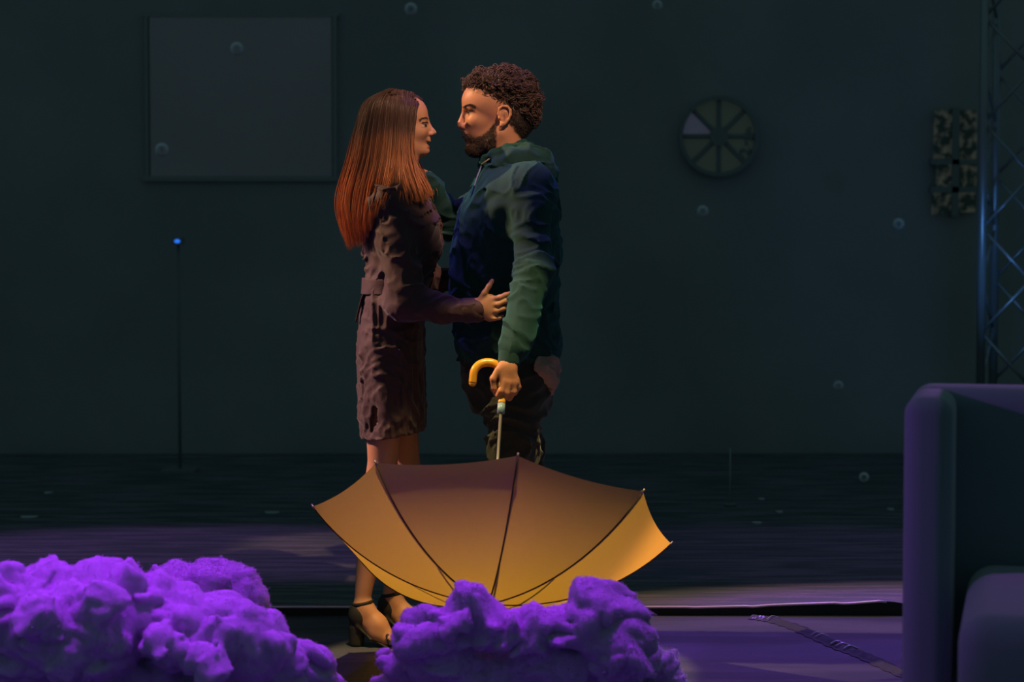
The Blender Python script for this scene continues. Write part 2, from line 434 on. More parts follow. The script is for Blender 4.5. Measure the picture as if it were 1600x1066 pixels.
# grey projection screen on the backdrop
def wbox(px0, py0, px1, py1, y0, y1):
    a = W(px0, py0, y0); b = W(px1, py1, y0); return box(a[0], b[0], y0, y1, b[2], a[2])
sroot = empty('projection_screen', tuple(W(376, 276, YB - 0.12)))
tag(sroot, 'dim grey rectangular screen on the dark backdrop above left', 'screen')
m_scr = noise_col(mat('screen_fabric', rough=0.85), (0.47, 0.39, 0.40), (0.53, 0.44, 0.46), 0.8, 2)
obj('screen_surface', *wbox(233, 26, 519, 275, YB - 0.025, YB - 0.008), m_scr, sroot, smooth=False)
m_fr = mat('screen_border_black', (0.29, 0.30, 0.30), 0.8)
fr = [wbox(222, 19, 530, 26, YB - 0.03, YB - .006), wbox(222, 275, 530, 283, YB - 0.03, YB - .006), wbox(225, 26, 233, 275, YB - 0.03, YB - .006), wbox(519, 26, 527, 275, YB - 0.03, YB - .006)]
for f_ in fr: obj('screen_border', *f_, m_fr, sroot, smooth=False)

# round window, eight panes between dark spokes
wc = W(1123, 213, YB - 0.05); wr = S(57, YB - 0.05)
win = empty('window_1', tuple(wc - [0, 0, wr])); tag(win, 'dim round window with eight panes and dark spokes on the backdrop', kind='structure')
def disc_ring(c, r0, r1, y0, y1, a0=0, a1=2 * math.pi, n=48):
    V = []; closed = abs(a1 - a0 - 2 * math.pi) < 1e-6
    for k in range(n + (0 if closed else 1)):
        a = a0 + (a1 - a0) * k / n
        for r, y in ((r0, y0), (r1, y0), (r1, y1), (r0, y1)):
            V.append((c[0] + r * math.cos(a), y, c[2] + r * math.sin(a)))
    m = n + (0 if closed else 1); Fc = []
    for k in range(n):
        k2 = (k + 1) % m
        for q in range(4): Fc.append((k * 4 + q, k2 * 4 + q, k2 * 4 + (q + 1) % 4, k * 4 + (q + 1) % 4))
    if not closed: Fc += [(0, 1, 2, 3), (n * 4 + 3, n * 4 + 2, n * 4 + 1, n * 4)]
    return np.array(V), Fc
m_pane = noise_col(mat('dim_lit_glass', rough=0.5), (0.12, 0.15, 0.12), (0.16, 0.19, 0.15), 3, 3)
b = m_pane.node_tree.nodes['Principled BSDF']; b.inputs['Emission Color'].default_value = (0.019, 0.026, 0.019, 1); b.inputs['Emission Strength'].default_value = 0.42
m_pane2 = noise_col(mat('dim_lit_glass_violet', rough=0.5), (0.10, 0.13, 0.12), (0.2, 0.2, 0.28), 6, 3)
b = m_pane2.node_tree.nodes['Principled BSDF']; b.inputs['Emission Color'].default_value = (0.032, 0.035, 0.055, 1); b.inputs['Emission Strength'].default_value = 0.6
m_mun = mat('window_bars_black', (0.22, 0.24, 0.24), 0.8)
for k in range(8):
    a0 = math.radians(45 * k + 2.2); a1 = math.radians(45 * (k + 1) - 2.2)
    v, f = disc_ring(wc, wr * 0.26, wr * 0.985, YB - 0.045, YB - 0.02, a0, a1, 10)
    o = obj('pane', v, f, m_pane2 if k == 3 else m_pane, win, smooth=False)
    if k == 3: o['label'] = 'paler violet grey pane at the upper left'
for k in range(4):
    a = math.radians(45 * k); d = np.array([math.cos(a), 0, math.sin(a)]) * wr
    v, f = tube1(np.array([wc - d, wc + d]) , 0.014, 6); obj('muntin', v, f, m_mun, win, smooth=False)
obj('hub', *disc_ring(wc, 0.0001, wr * 0.26, YB - 0.08, YB - 0.02, n=32), m_mun, win, smooth=False)
obj('window_frame', *disc_ring(wc, wr * 0.985, wr * 1.10, YB - 0.08, YB, n=64), m_mun, win, smooth=False)
# leafy shade printed across the right panes: small dark leaf blobs
lv = []
r9 = random.Random(5)
for k in range(16):
    a = math.radians(r9.uniform(-42, 18)); r = wr * r9.uniform(0.72, 0.95); c = wc + np.array([math.cos(a) * r, 0, math.sin(a) * r]); c[1] = YB - 0.055
    t = r9.uniform(0, 3.14); L = r9.uniform(.012, .026)
    d = np.array([math.cos(t), 0, math.sin(t)]) * L; e_ = np.array([-math.sin(t), 0, math.cos(t)]) * L * 0.5
    lv.append(([c - d, c - e_, c + d, c + e_, c + [0, -.006, 0]], [(0, 1, 4), (1, 2, 4), (2, 3, 4), (3, 0, 4), (3, 2, 1, 0)]))
obj('leaves', *merge(lv), m_mun, win, smooth=False)

# leafy window at the right behind the truss
win2 = empty('window_2', tuple(W(1490, 336, YB - 0.05))); tag(win2, 'dim mottled window behind the truss at upper right', kind='structure')
m_leafy = mat('foliage_seen_through_glass', (0.05, 0.07, 0.06), 0.6)
b = m_leafy.node_tree.nodes['Principled BSDF']
tc = nd(m_leafy, 'ShaderNodeTexCoord'); n1 = nd(m_leafy, 'ShaderNodeTexNoise'); n1.inputs['Scale'].default_value = 20; n1.inputs['Detail'].default_value = 6
lk(m_leafy, tc.outputs['Object'], n1.inputs['Vector']); r1 = nd(m_leafy, 'ShaderNodeValToRGB')
r1.color_ramp.elements[0].position = 0.46; r1.color_ramp.elements[1].position = 0.62
r1.color_ramp.elements[0].color = (0.002, 0.004, 0.003, 1); r1.color_ramp.elements[1].color = (0.040, 0.045, 0.036, 1)
lk(m_leafy, n1.outputs['Fac'], r1.inputs[0]); lk(m_leafy, r1.outputs[0], b.inputs['Emission Color']); b.inputs['Emission Strength'].default_value = 0.55
for (a, bb) in (((1461, 172), (1489, 248)), ((1498, 172), (1526, 250)), ((1461, 256), (1489, 292)), ((1498, 258), (1526, 292)), ((1457, 301), (1489, 335)), ((1498, 301), (1524, 332))):
    o = obj('pane', *wbox(a[0], a[1], bb[0], bb[1], YB - 0.05, YB - 0.02), m_leafy, win2, smooth=False)
for bx_ in ((1489, 168, 1498, 338), (1455, 249, 1530, 257), (1455, 292, 1530, 301)):
    obj('muntin', *wbox(*bx_, YB - 0.07, YB - 0.01), m_mun, win2, smooth=False)

# small pale bubbles floating in the air
m_bub = mat('pale_bubble_film', (0.8, 0.8, 0.85), 0.3)
nt = m_bub.node_tree; bs = nt.nodes['Principled BSDF']; out = nt.nodes['Material Output']
lw = nd(m_bub, 'ShaderNodeLayerWeight'); lw.inputs[0].default_value = 0.35
tr = nd(m_bub, 'ShaderNodeBsdfTransparent'); mx = nd(m_bub, 'ShaderNodeMixShader')
mu = nd(m_bub, 'ShaderNodeMath', operation='MULTIPLY'); mu.inputs[1].default_value = 4.0; mu.use_clamp = True
lk(m_bub, lw.outputs['Facing'], mu.inputs[0]); lk(m_bub, mu.outputs[0], mx.inputs[0]); lk(m_bub, tr.outputs[0], mx.inputs[1]); lk(m_bub, bs.outputs[0], mx.inputs[2]); lk(m_bub, mx.outputs[0], out.inputs[0])
def uvsphere(c, r, nu=24, nv=14):
    V = [(c[0] + r * math.sin(math.pi * j / nv) * math.cos(2 * math.pi * i / nu), c[1] + r * math.sin(math.pi * j / nv) * math.sin(2 * math.pi * i / nu), c[2] + r * math.cos(math.pi * j / nv)) for j in range(nv + 1) for i in range(nu)]
    Fc = [(j * nu + i, (j + 1) * nu + i, (j + 1) * nu + (i + 1) % nu, j * nu + (i + 1) % nu) for j in range(nv) for i in range(nu)]
    return np.array(V), Fc
for (px, py, r, Y, lab) in ((370, 76, 10.5, 3.6, 'small pale bubble floating before the upper middle of the grey screen'), (253, 234, 11, 3.6, 'small pale bubble floating at the lower left of the grey screen'),
        (642, 14, 10, 4.3, 'faint bubble near the top edge above the woman'), (1098, 330, 9, 4.6, 'faint bubble below the round window'), (1404, 350, 9, 4.6, 'faint bubble left of the truss and below the leafy window'),
        (1310, 603, 8, 4.4, 'faint bubble in the dark between the man and the armchair'), (1350, 746, 8, 3.6, 'faint low bubble just left of the armchair'), (1027, 8, 8, 4.6, 'faint bubble at the top edge above the round window')):
    c = W(px, py, Y)
    tag(obj('floating_bubble', *uvsphere(c, S(r, Y)), m_bub, loc=tuple(c)), lab, 'bubble', 'pale bubbles drifting over the stage')

# blue indicator lamp on a dark stand
c = W(277, 377, 4.6)
ind = empty('indicator_light', (c[0], c[1], 0.012)); tag(ind, 'tiny glowing blue indicator light on a dark stand below the grey screen', 'light')
m_dk = mat('dark_metal', (0.20, 0.21, 0.215), 0.6, 0.0)
obj('pole', *tube1([(c[0], c[1] + .03, 0.02), (c[0], c[1] + .03, c[2])], 0.009, 10), m_dk, ind)
obj('housing', *box(c[0] - .03, c[0] + .03, c[1] - .002, c[1] + .06, c[2] - .02, c[2] + .02), m_dk, ind, smooth=False)
obj('base', *box(c[0] - .09, c[0] + .09, c[1] - .06, c[1] + .12, 0.008, 0.02), m_dk, ind, smooth=False)
v, f = uvsphere((0, 0, 0), 1.0, 16, 10); v = v * [S(4.6, 4.6), 0.006, S(3.0, 4.6)] + c + [0, -0.004, 0]
obj('lens', v, f, emis('blue_led', (0.02, 0.16, 0.8), 1.2), ind)

# thin pale rod standing on the floor at the back
t0 = W(1141, 700, 3.2); bt = (t0[0], 3.2, 0.012)
rod = empty('thin_rod', bt); tag(rod, 'thin pale upright rod standing alone on the dark floor right of the couple', 'rod')
obj('rod_shaft', *tube1([bt, tuple(t0)], 0.0032, 8), mat('pale_rod', (0.30, 0.36, 0.40), 0.5), rod)
obj('foot', *disc_ring((bt[0], 0, 0), 0.0001, 0.03, 0, 0, n=16) if False else tube1([(bt[0], 3.2, 0.012), (bt[0], 3.2, 0.02)], 0.03, 16), m_dk, rod)

# ---------------------------------------------------------------- lighting truss
tx = W(1580.5, 500, 4.0)[0]; tr_ = empty('lighting_truss', (tx, 4.0, 0.016)); tag(tr_, 'tall dark metal truss tower with one chord catching blue light', 'truss')
m_tr = mat('truss_aluminium', (0.34, 0.36, 0.38), 0.38, 0.55)
ang = math.radians(17.5); rad = 0.173; cor = []
for k in range(4):
    a = ang + k * math.pi / 2; cor.append((tx + rad * math.cos(a) , 4.0 + rad * math.sin(a)))
for k, (x, y) in enumerate(cor):
    obj('chord', *tube1([(x, y, 0.02), (x, y, 4.2)], 0.0225, 16), m_tr, tr_)
for k in range(4):
    a = np.array(cor[k]); b_ = np.array(cor[(k + 1) % 4]); n = 16; hz = 4.2 / n
    for q in range(n):
        p0, p1 = (a, b_) if q % 2 else (b_, a)
        obj('lattice_bar', *tube1([(p0[0], p0[1], q * hz), (p1[0], p1[1], (q + 1) * hz)], 0.0085, 6), m_tr, tr_)
obj('base_plate', *box(tx - .22, tx + .22, 3.78, 4.22, 0.016, 0.028), m_tr, tr_, smooth=False)

# ---------------------------------------------------------------- armchair, front right
CH = math.radians(14); cc = W(1414, 900, -1.75); ch0 = np.array([cc[0] + 0.008, -1.75, 0.0])
def ch(V):
    V = np.array(V, float); x, y = V[:, 0].copy(), V[:, 1].copy()
    V[:, 0] = ch0[0] + x * math.cos(CH) + y * math.sin(CH); V[:, 1] = ch0[1] - x * math.sin(CH) + y * math.cos(CH); return V
m_up = weave(mat('dark_upholstery', (0.16, 0.21, 0.25), 0.85, Sheen_Weight=0.5, Sheen_Roughness=0.5), 350, 0.3)
arm = empty('armchair', tuple(ch0)); tag(arm, 'dark high-backed upholstered armchair at the right edge in the foreground', 'armchair')
def rbox(name, x0, x1, y0, y1, z0, z1, r, parent, m=None, seg=6, puff=0.0):
    V, Fc = box(x0, x1, y0, y1, z0, z1)
    o = obj(name, ch(V), Fc, m or m_up, parent); bevel(o, r, seg); return o
HT = CAMZ - 0 + 0.0
ztop = float(W(1500, 604, -1.75)[2])
rbox('backrest', 0.0, 1.02, -0.02, 0.16, 0.10, ztop, 0.045, arm)
rbox('wing', 0.0, 0.105, -0.26, 0.06, 0.10, ztop - 0.004, 0.04, arm)
rbox('wing', 0.915, 1.02, -0.26, 0.06, 0.10, ztop - 0.004, 0.04, arm)
zs = float(W(1540, 880, -1.85)[2])
rbox('seat_cushion', 0.135, 0.885, -0.75, -0.03, 0.30, zs, 0.06, arm)
rbox('seat_base', 0.03, 0.99, -0.70, -0.01, 0.10, 0.30, 0.03, arm)
for (x, y) in ((0.06, -0.62), (0.96, -0.62), (0.06, 0.08), (0.96, 0.08)):
    v = ch([(x, y, 0.0), (x, y, 0.12)]); obj('leg', *tube1(v, [0.016, 0.024], 12), mat('chair_leg_wood', (0.05, 0.04, 0.035), 0.4) if x == .06 and y < 0 else bpy.data.materials['chair_leg_wood'], arm)

# ================================================================ COTTON CLOUDS
m_cot = mat('cotton_wadding', (0.62, 0.52, 0.66), 0.95, Sheen_Weight=0.1, Subsurface_Weight=0.8, Subsurface_Scale=0.035, Subsurface_Radius=(1, 1, 1))
weave(m_cot, 180, 0.6)
def cloud(name, Y, blobs, label, seed, h=0.006, amp=0.022, nfib=60000):
    F_ = Field(); F_.margin = 0.05
    for (px, py, r, dy) in blobs:
        if py > 1005 and dy > -.1: dy = dy + min(.16, (py - 1005) / 55 * .16)
        c = W(px, py, Y + dy); R = S(r, Y + dy)
        F_.ell(c, (R, R * 0.95, R * 0.9), 0.018)
    off = seed * 3.1
    def disp(P):
        q = P * 1.0
        w = np.stack([vnoise(P * 9 + off), vnoise(P * 9 + off + 11), vnoise(P * 9 + off + 23)], 1) * 0.35
        a = fbm(P * 8 + w + off, 2, 0.5)
        n = np.abs(vnoise(P * 14 + w * 2 + off)) * 2.2 - .6
        n2 = np.abs(vnoise(P * 31 + w * 3 + off)) * 2.2 - .6
        n3 = np.abs(vnoise(P * 66 + w * 4 + off)) * 2 - .5
        return amp * (0.70 * a + 0.80 * n + 0.30 * n2 + 0.12 * n3) - 0.002
    F_.disp = disp
    F_.cuts.append(lambda P: 0.004 - P[:, 2])
    V, Q = F_.mesh(h)
    # loose fibres standing off the surface
    rg = np.random.default_rng(seed); a, b_, d_ = V[Q[:, 0]], V[Q[:, 1]], V[Q[:, 3]]
    nrm = np.cross(b_ - a, d_ - a); nrm /= np.linalg.norm(nrm, axis=1, keepdims=True) + 1e-12
    pick = rg.choice(len(Q), nfib); P0 = a[pick] + rg.random((nfib, 1)) * (d_ - a)[pick]; D_ = nrm[pick] * .7 + rg.normal(0, .55, (nfib, 3))
    Lf = rg.uniform(.0015, .005, nfib)[:, None]; D2 = D_ + rg.normal(0, .7, (nfib, 3))
    C_ = np.stack([P0 - nrm[pick] * .002, P0 + D_ * Lf * .5, P0 + D_ * Lf * .5 + D2 * Lf * .4], 1)
    fv, ff = tubes(C_, np.broadcast_to(np.array([.00055, .0005, .00035]), (nfib, 3)), 3)
    Q = np.concatenate([Q, ff + len(V)]); V = np.concatenate([V, fv])
    c = W(blobs[0][0], blobs[0][1], Y); o = obj(name, V, Q, m_cot, loc=(c[0], Y, 0.0))
    tag(o, label, 'cloud', 'cotton clouds along the front of the stage'); return o
cloud('cotton_cloud', -1.35, [
    (60, 985, 105, 0), (30, 960, 75, -.05), (75, 915, 52, 0.02), (150, 915, 52, 0), (190, 930, 60, -.02), (130, 985, 95, -.06), (235, 955, 66, 0), (290, 985, 74, -.02),
    (345, 985, 68, 0), (395, 1010, 66, 0), (420, 1050, 66, -.02), (350, 1065, 95, 0), (230, 1070, 120, 0), (100, 1090, 130, 0), (0, 1080, 120, 0), (-60, 1000, 110, 0), (-140, 1050, 120, 0),
    (488, 1040, 33, .06), (490, 1085, 42, .04), (160, 950, 36, -.16), (60, 965, 40, -.18), (250, 1000, 40, -.16), (325, 1035, 32, -.16), (-20, 950, 60, -.1),
    (370, 1140, 110, 0), (220, 1170, 120, 0), (60, 1180, 120, 0), (-80, 1160, 120, 0), (470, 1140, 60, .05)],
    'large purple-lit cotton cloud filling the lower left corner', 1)
cloud('cotton_cloud', -0.95, [
    (265, 925, 48, 0), (320, 922, 52, 0), (350, 915, 44, 0.02), (385, 930, 36, 0), (300, 985, 80, 0), (370, 985, 55, 0), (240, 970, 60, 0), (330, 1050, 90, 0), (250, 1040, 80, 0)],
    'dimmer purple cotton cloud peeking out behind the large lower left one', 2)
cloud('cotton_cloud', -1.20, [
    (740, 957, 40, 0), (735, 935, 18, -.02), (690, 990, 42, 0), (650, 1000, 42, 0), (632, 1040, 38, 0), (640, 1075, 48, 0), (700, 1040, 75, 0), (790, 985, 44, -.02), (840, 985, 46, 0), (880, 975, 40, 0),
    (930, 955, 48, 0), (975, 968, 42, 0), (995, 990, 32, 0), (960, 1010, 62, 0), (870, 1040, 85, 0), (780, 1050, 80, 0), (1000, 1035, 40, 0), (1030, 1040, 36, .04), (1042, 1075, 36, .04),
    (700, 1110, 90, 0), (840, 1120, 100, 0), (960, 1110, 90, 0), (1010, 1120, 60, 0), (650, 1130, 60, 0), (800, 1160, 70, 0), (920, 1165, 65, 0), (705, 1160, 60, 0)],
    'purple-lit cotton cloud in the middle hiding the bottom of the umbrella', 3)

# ================================================================ UMBRELLA
UC = np.array([-0.05358433, -0.55, 0.45231242]); Un = np.array([0.05833703, 0.49025338, 0.86962545]); UR = 0.51995
UPH = 0.133226; UH = 0.238
Ue1 = np.array([1, 0, 0]) - Un * Un[0]; Ue1 /= np.linalg.norm(Ue1); Ue2 = np.cross(Un, Ue1)
HUB = UC - UH * Un
uRc = (UR ** 2 + UH ** 2) / (2 * UH); uth = math.asin(UR / uRc)
def ribp(k, t, inset=0.0):
    a = UPH - math.pi + k * math.pi / 4; th = uth * t
    rho = uRc * math.sin(th) - inset * math.sin(th); z = uRc * (1 - math.cos(th)) + inset * math.cos(th)
    return HUB + Un * z + rho * (math.cos(a) * Ue1 + math.sin(a) * Ue2)
m_can = bpy.data.materials.new('yellow_umbrella_fabric'); m_can.use_nodes = True
nt = m_can.node_tree; out = nt.nodes['Material Output']; bs = nt.nodes['Principled BSDF']
UCOL = (0.38, 0.30, 0.19)
bs.inputs['Base Color'].default_value = (*UCOL, 1); bs.inputs['Roughness'].default_value = 0.55; bs.inputs['Specular IOR Level'].default_value = 0.6
tl = nd(m_can, 'ShaderNodeBsdfTranslucent'); tl.inputs[0].default_value = (0.92, 0.57, 0.07, 1)
mx = nd(m_can, 'ShaderNodeMixShader'); mx.inputs[0].default_value = 0.55
lk(m_can, bs.outputs[0], mx.inputs[1]); lk(m_can, tl.outputs[0], mx.inputs[2]); lk(m_can, mx.outputs[0], out.inputs[0])
weave(m_can, 500, 0.1)
umb = empty('umbrella', tuple(HUB)); tag(umb, 'open yellow umbrella hanging upside down from the man\'s hand', 'umbrella')
for k in range(8):
    nt_, na = 26, 14; V = []
    for i in range(nt_ + 1):
        t = 0.02 + 0.98 * i / nt_
        for j in range(na + 1):
            u = j / na; sc = 1 - 0.024 * 4 * u * (1 - u) * t ** 3
            p = ribp(k, t * sc) * (1 - u) + ribp(k + 1, t * sc) * u
            V.append(p)
    Fc = [(i * (na + 1) + j, (i + 1) * (na + 1) + j, (i + 1) * (na + 1) + j + 1, i * (na + 1) + j + 1) for i in range(nt_) for j in range(na)]
    o = obj('canopy_panel', V, Fc, m_can, umb)
m_rib = mat('black_rib_steel', (0.02, 0.02, 0.022), 0.4, 0.5)
m_seam = mat('dark_seam_thread', (0.05, 0.035, 0.02), 0.8)
for k in range(8):
    c = np.array([ribp(k, t, 0.006) for t in np.linspace(0.02, 1, 30)])
    rb = obj('rib', *tube1(c, 0.0026, 8), m_rib, umb)
    c = np.array([ribp(k, t, -0.0012) for t in np.linspace(0.03, 0.995, 30)])
    obj('seam', *tube1(c, 0.0021, 6), m_seam, umb)
    c = np.array([ribp(k, .40, 0.010), HUB + Un * 0.115]); obj('stretcher', *tube1(c, 0.0034, 6), m_rib, umb)
    c = np.array([ribp(k, 0.99), ribp(k, 1.014)]); obj('tip', *tube1(c, [0.0036, 0.0028], 8), mat('tip_metal', (0.35, 0.3, 0.25), 0.4, 0.6) if k == 0 else bpy.data.materials['tip_metal'], umb)
m_sh = mat('shaft_steel', (0.55, 0.55, 0.5), 0.35, 0.9)
SH = lambda l: UC + Un * l
obj('shaft', *tube1([HUB, SH(0.36)], 0.0045, 12), m_sh, umb)
obj('runner', *tube1([HUB + Un * 0.115, HUB + Un * 0.175], 0.010, 16), m_rib, umb)
obj('ferrule', *tube1([HUB, HUB - Un * 0.02, HUB - Un * 0.09], [0.016, 0.009, 0.0055], 16), m_rib, umb)
obj('collar', *tube1([SH(0.355), SH(0.386)], 0.0115, 20), mat('blue_grey_collar', (0.25, 0.42, 0.50), 0.4), umb)
m_han = mat('yellow_handle_plastic', (0.85, 0.42, 0.03), 0.32)
YH = -0.33
hp = [SH(0.384), SH(0.43), SH(0.47), W(783, 582, YH + .01), W(775, 570, YH), W(762, 566.5, YH), W(749, 570, YH - .005), W(741, 580, YH - .01), W(738.5, 598, YH - .01)]
v, f = tube1(np.array(hp), [0.0115, 0.0115, 0.012, 0.0125, 0.0125, 0.0125, 0.0122, 0.012, 0.0118], 20, 60)
obj('handle', v, f, m_han, umb)
obj('handle_cap', *uvsphere(W(738.5, 598.4, YH - .01), 0.0114, 20, 12), m_han, umb)

# ================================================================ PEOPLE
def skin_colour(base):
    def f(V):
        n = fbm(V * 30, 3)[:, None]
        return np.clip(np.array(base) * (1 + 0.06 * n), 0, 1)
    return f
def paint(col, V, c, r, new, soft=0.5):
    "blend an own colour (lips, brow hairs, iris) into the skin tint inside an ellipsoid"
    d = np.linalg.norm((V - np.array(c)) / np.array(r), axis=1)
    w = np.clip((1 - d) / soft, 0, 1)[:, None]
    return col * (1 - w) + np.array(new) * w
m_skin = tint_mat('skin', 0.5, Specular_IOR_Level=0.35, Subsurface_Weight=0.12, Subsurface_Scale=0.01, Subsurface_Radius=(1.0, 0.35, 0.2))

def capsule_hand_fingers(F_, fingers, k=0.004):
    for pts, r0, r1 in fingers:
        n = len(pts); F_.chain(pts, list(np.linspace(r0, r1, n)), k)

MY = 0.05   # man's mid depth
def M(px, py, dy=0.0): return W(px, py, MY + dy)
# ---- man: body
B = Field()
B.ell(M(784, 160), (.108, .076, .098), 0.02)
B.ell(M(757, 158), (.070, .064, .060), 0.03)
B.ell(M(752, 201), (.054, .047, .052), 0.03)
for s in (-1, 1):
    B.cone(M(783, 208, .050 * s), M(748, 233, .020 * s), .020, .018, 0.03)
    B.ell(M(745, 189, .034 * s), (.026, .019, .016), 0.025)
    B.cone(M(730, 167.5, .006 * s), M(737, 167.5, .036 * s), .0085, .009, 0.014)
B.ell(M(738.5, 231), (.022, .022, .019), 0.02)
B.cone(M(726, 174), M(720, 192), .0075, .0095, 0.010)
B.cone(M(720, 193), M(718.6, 196.2), .0085, .0080, 0.006)
B.cone(M(722, 199), M(727, 203), .006, .008, 0.008)
for s in (-1, 1): B.ell(M(725, 198, .011 * s), (.0105, .0065, .0075), 0.006)
B.ell(M(729, 209.5), (.011, .024, .007), 0.008)
B.ell(M(729.5, 213.2), (.009, .021, .0050), 0.003)
B.ell(M(730, 219.5), (.0095, .019, .0060), 0.004)
B.ell(M(726, 216.3), (.010, .017, .0016), 0.003, sub=True)
for s in (-1, 1):
    B.ell(M(728.5, 176, .030 * s), (.016, .017, .0105), 0.010, sub=True)
    B.ell(M(737.0, 175.5, .030 * s), (.0118, .0130, .0118), 0.003)
    B.cone(M(730.5, 173.0, .020 * s), M(736.0, 173.6, .043 * s), .0036, .0034, 0.003)
    B.cone(M(731.5, 178.6, .020 * s), M(736.5, 178.4, .041 * s), .0028, .0028, 0.003)
    B.ell(M(723.5, 202.0, .0065 * s), (.004, .0032, .003), 0.002, sub=True)
    # ear
    y = .077 * s
    rim = [(781, 186), (778.5, 178), (780, 169.5), (786, 165.5), (793, 166.5), (797.5, 172), (797.5, 180), (794, 187.5), (788.5, 193), (783, 196.5)]
    B.ell(M(788, 180, y * .97), (.017, .006, .028), 0.006, rot=(0, 10, 0))
    B.chain([M(a, b, y + s * .009 * (0.4 + 0.6 * (a - 778) / 20)) for a, b in rim], [.0035, .0035, .0036, .004, .0042, .0042, .004, .004, .005, .0048], 0.003)
    B.ell(M(784.5, 193.5, y + .004 * s), (.0075, .005, .0075), 0.004)
    B.cone(M(791, 175, y + .008 * s), M(789, 187, y + .006 * s), .0026, .0028, 0.004)
    B.ell(M(785.5, 183, y + .010 * s), (.006, .010, .009), 0.003, sub=True)
    B.ell(M(780, 184.5, y + .006 * s), (.0035, .005, .005), 0.003)
B.chain([M(794, 202), M(789, 235), M(789, 268)], [.050, .047, .058], 0.035, (1, 1.08, 1))
B.loft([(262, 768, 824, .09), (285, 750, 846, .14), (320, 730, 858, .165), (400, 722, 860, .15), (470, 722, 856, .14), (540, 728, 862, .15), (590, 735, 864, .15)], MY, 0.04)
# arms of the body under the hoodie
MA_near = [M(828, 292, -.155), M(832, 425, -.255), M(799, 556, -.375)]
MA_far = [M(785, 292, .19), M(704, 350, .23), M(673, 296, .14), M(662, 280, .11)]
B.chain(MA_near, [.046, .038, .026], 0.03)
B.chain(MA_far, [.046, .036, .027, .026], 0.02)
B.chain([M(658, 276, .115), M(646, 268, .10)], [.022, .020], 0.02)
capsule_hand_fingers(B, [([M(646, 258 + 8 * q, .11), M(632, 258 + 9 * q, .10), M(620, 260 + 9 * q, .085)], .009, .007) for q in range(4)] + [([M(656, 272, .10), M(646, 288, .09), M(636, 294, .085)], .010, .008)])
# legs
for s in (-1, 1):
    B.chain([M(800, 560, .085 * s), M(802 + 4 * s, 755, .10 * s), M(806 + 6 * s, 968, .10 * s)], [.082, .052, .036], 0.03)
    B.chain([M(806 + 6 * s, 985, .10 * s), M(775 + 6 * s, 996, .105 * s)], [.034, .028], 0.03)
# near hand gripping the umbrella handle
hy = -.33 - MY
B.chain([M(799, 552, hy + .005), M(794, 572, hy - .012)], [.026, .026], 0.015, (1, .8, 1))
B.chain([M(786, 577, hy - .020), M(790, 596, hy - .024)], [.020, .018], 0.012, (1, .8, 1))
B.chain([M(797, 580, hy - .018), M(803, 598, hy - .018)], [.020, .016], 0.012, (1, .8, 1))
capsule_hand_fingers(B, [
    ([M(778, 579, hy - .024), M(770.5, 592, hy - .028), M(771, 607, hy - .022), M(776, 616, hy + .002)], .0105, .0085),
    ([M(788, 596, hy - .030), M(783, 611, hy - .034), M(777.5, 619, hy - .026)], .0105, .0088),
    ([M(795, 598, hy - .028), M(792, 614, hy - .028), M(786, 623, hy - .014), M(779, 618, hy + .010)], .0102, .0085),
    ([M(803, 597, hy - .022), M(803, 612, hy - .020), M(796, 622, hy - .006), M(786, 616, hy + .014)], .0098, .0080),
    ([M(807, 592, hy - .014), M(810, 605, hy - .010), M(804, 614, hy + .004), M(796, 610, hy + .016)], .0088, .0072)], 0.005)
V, Q = B.mesh(0.0032)
col = skin_colour((0.54, 0.255, 0.145))(V)
hx, hyy = to_px(V, MY); head = (hyy < 252) & (hx < 800)
def pw(*a, **k): return blob(hx, hyy, *a, **k) * head
def beardmask(x, y):
    top = np.interp(x, [720, 727, 733, 740, 748, 757, 765, 771, 777], [205, 204.5, 207, 211, 210, 206, 199, 191, 184])
    w = np.clip((y - top) / 5, 0, 1) * np.clip((778 - x) / 5, 0, 1) * np.clip((247 - y) / 6, 0, 1)
    w = w * (1 - blob(x, y, 725, 216.5, 12, 5.5, .3)) * (1 - blob(x, y, 727, 221, 8, 5.5, .4))
    return w
bm = beardmask(hx, hyy) * head
col = mixc(col, bm * .80 * (1 + .15 * fbm(V * 260, 2)), (.050, .030, .022))
col = mixc(col, pw(733.5, 174.8, 5.0, 1.9, .3), (.45, .40, .36))
col = mixc(col, pw(732.4, 174.9, 2.3, 1.9, .3), (.03, .018, .012))
col = mixc(col, pw(735.5, 173.0, 7.0, 1.15, .5, -4), (.035, .02, .015))
col = mixc(col, pw(736.5, 177.2, 6.0, .9, .8) * .7, (.12, .05, .035))
lip = (.40, .14, .12)
col = mixc(col, pw(727, 213, 6, 1.8, .5), lip); col = mixc(col, pw(728, 219.8, 6, 3.0, .5), lip); col = mixc(col, pw(727, 216.2, 7.5, 1.1, .4), (.05, .012, .012))
bodyV, bodyQ, bodyN = V, Q, normals(V, Q)
man = obj('person', V, Q, m_skin, loc=(M(800, 1000)[0], MY, 0.0), col=col)
tag(man, 'bearded man in dark green hoodie facing left, holding the yellow umbrella', 'person')

def wrinkles(amp, freq=(9, 9, 20), seed=0, extra=None):
    fr = np.array(freq, np.float32)
    def d(P):
        w = fbm(P * 5 + seed, 2)[:, None] * np.array([1.6, 1.6, 1.6])
        r = np.clip(1 - 1.9 * np.abs(vnoise(P * fr + w + seed)), 0, 1) ** 2 + .55 * np.clip(1 - 1.9 * np.abs(vnoise(P * fr * 1.9 + w * 1.5 + seed + 5)), 0, 1) ** 2
        return amp * (1.15 * r + 0.7 * fbm(P * 7 + seed, 2)) - amp * 0.55
    return d
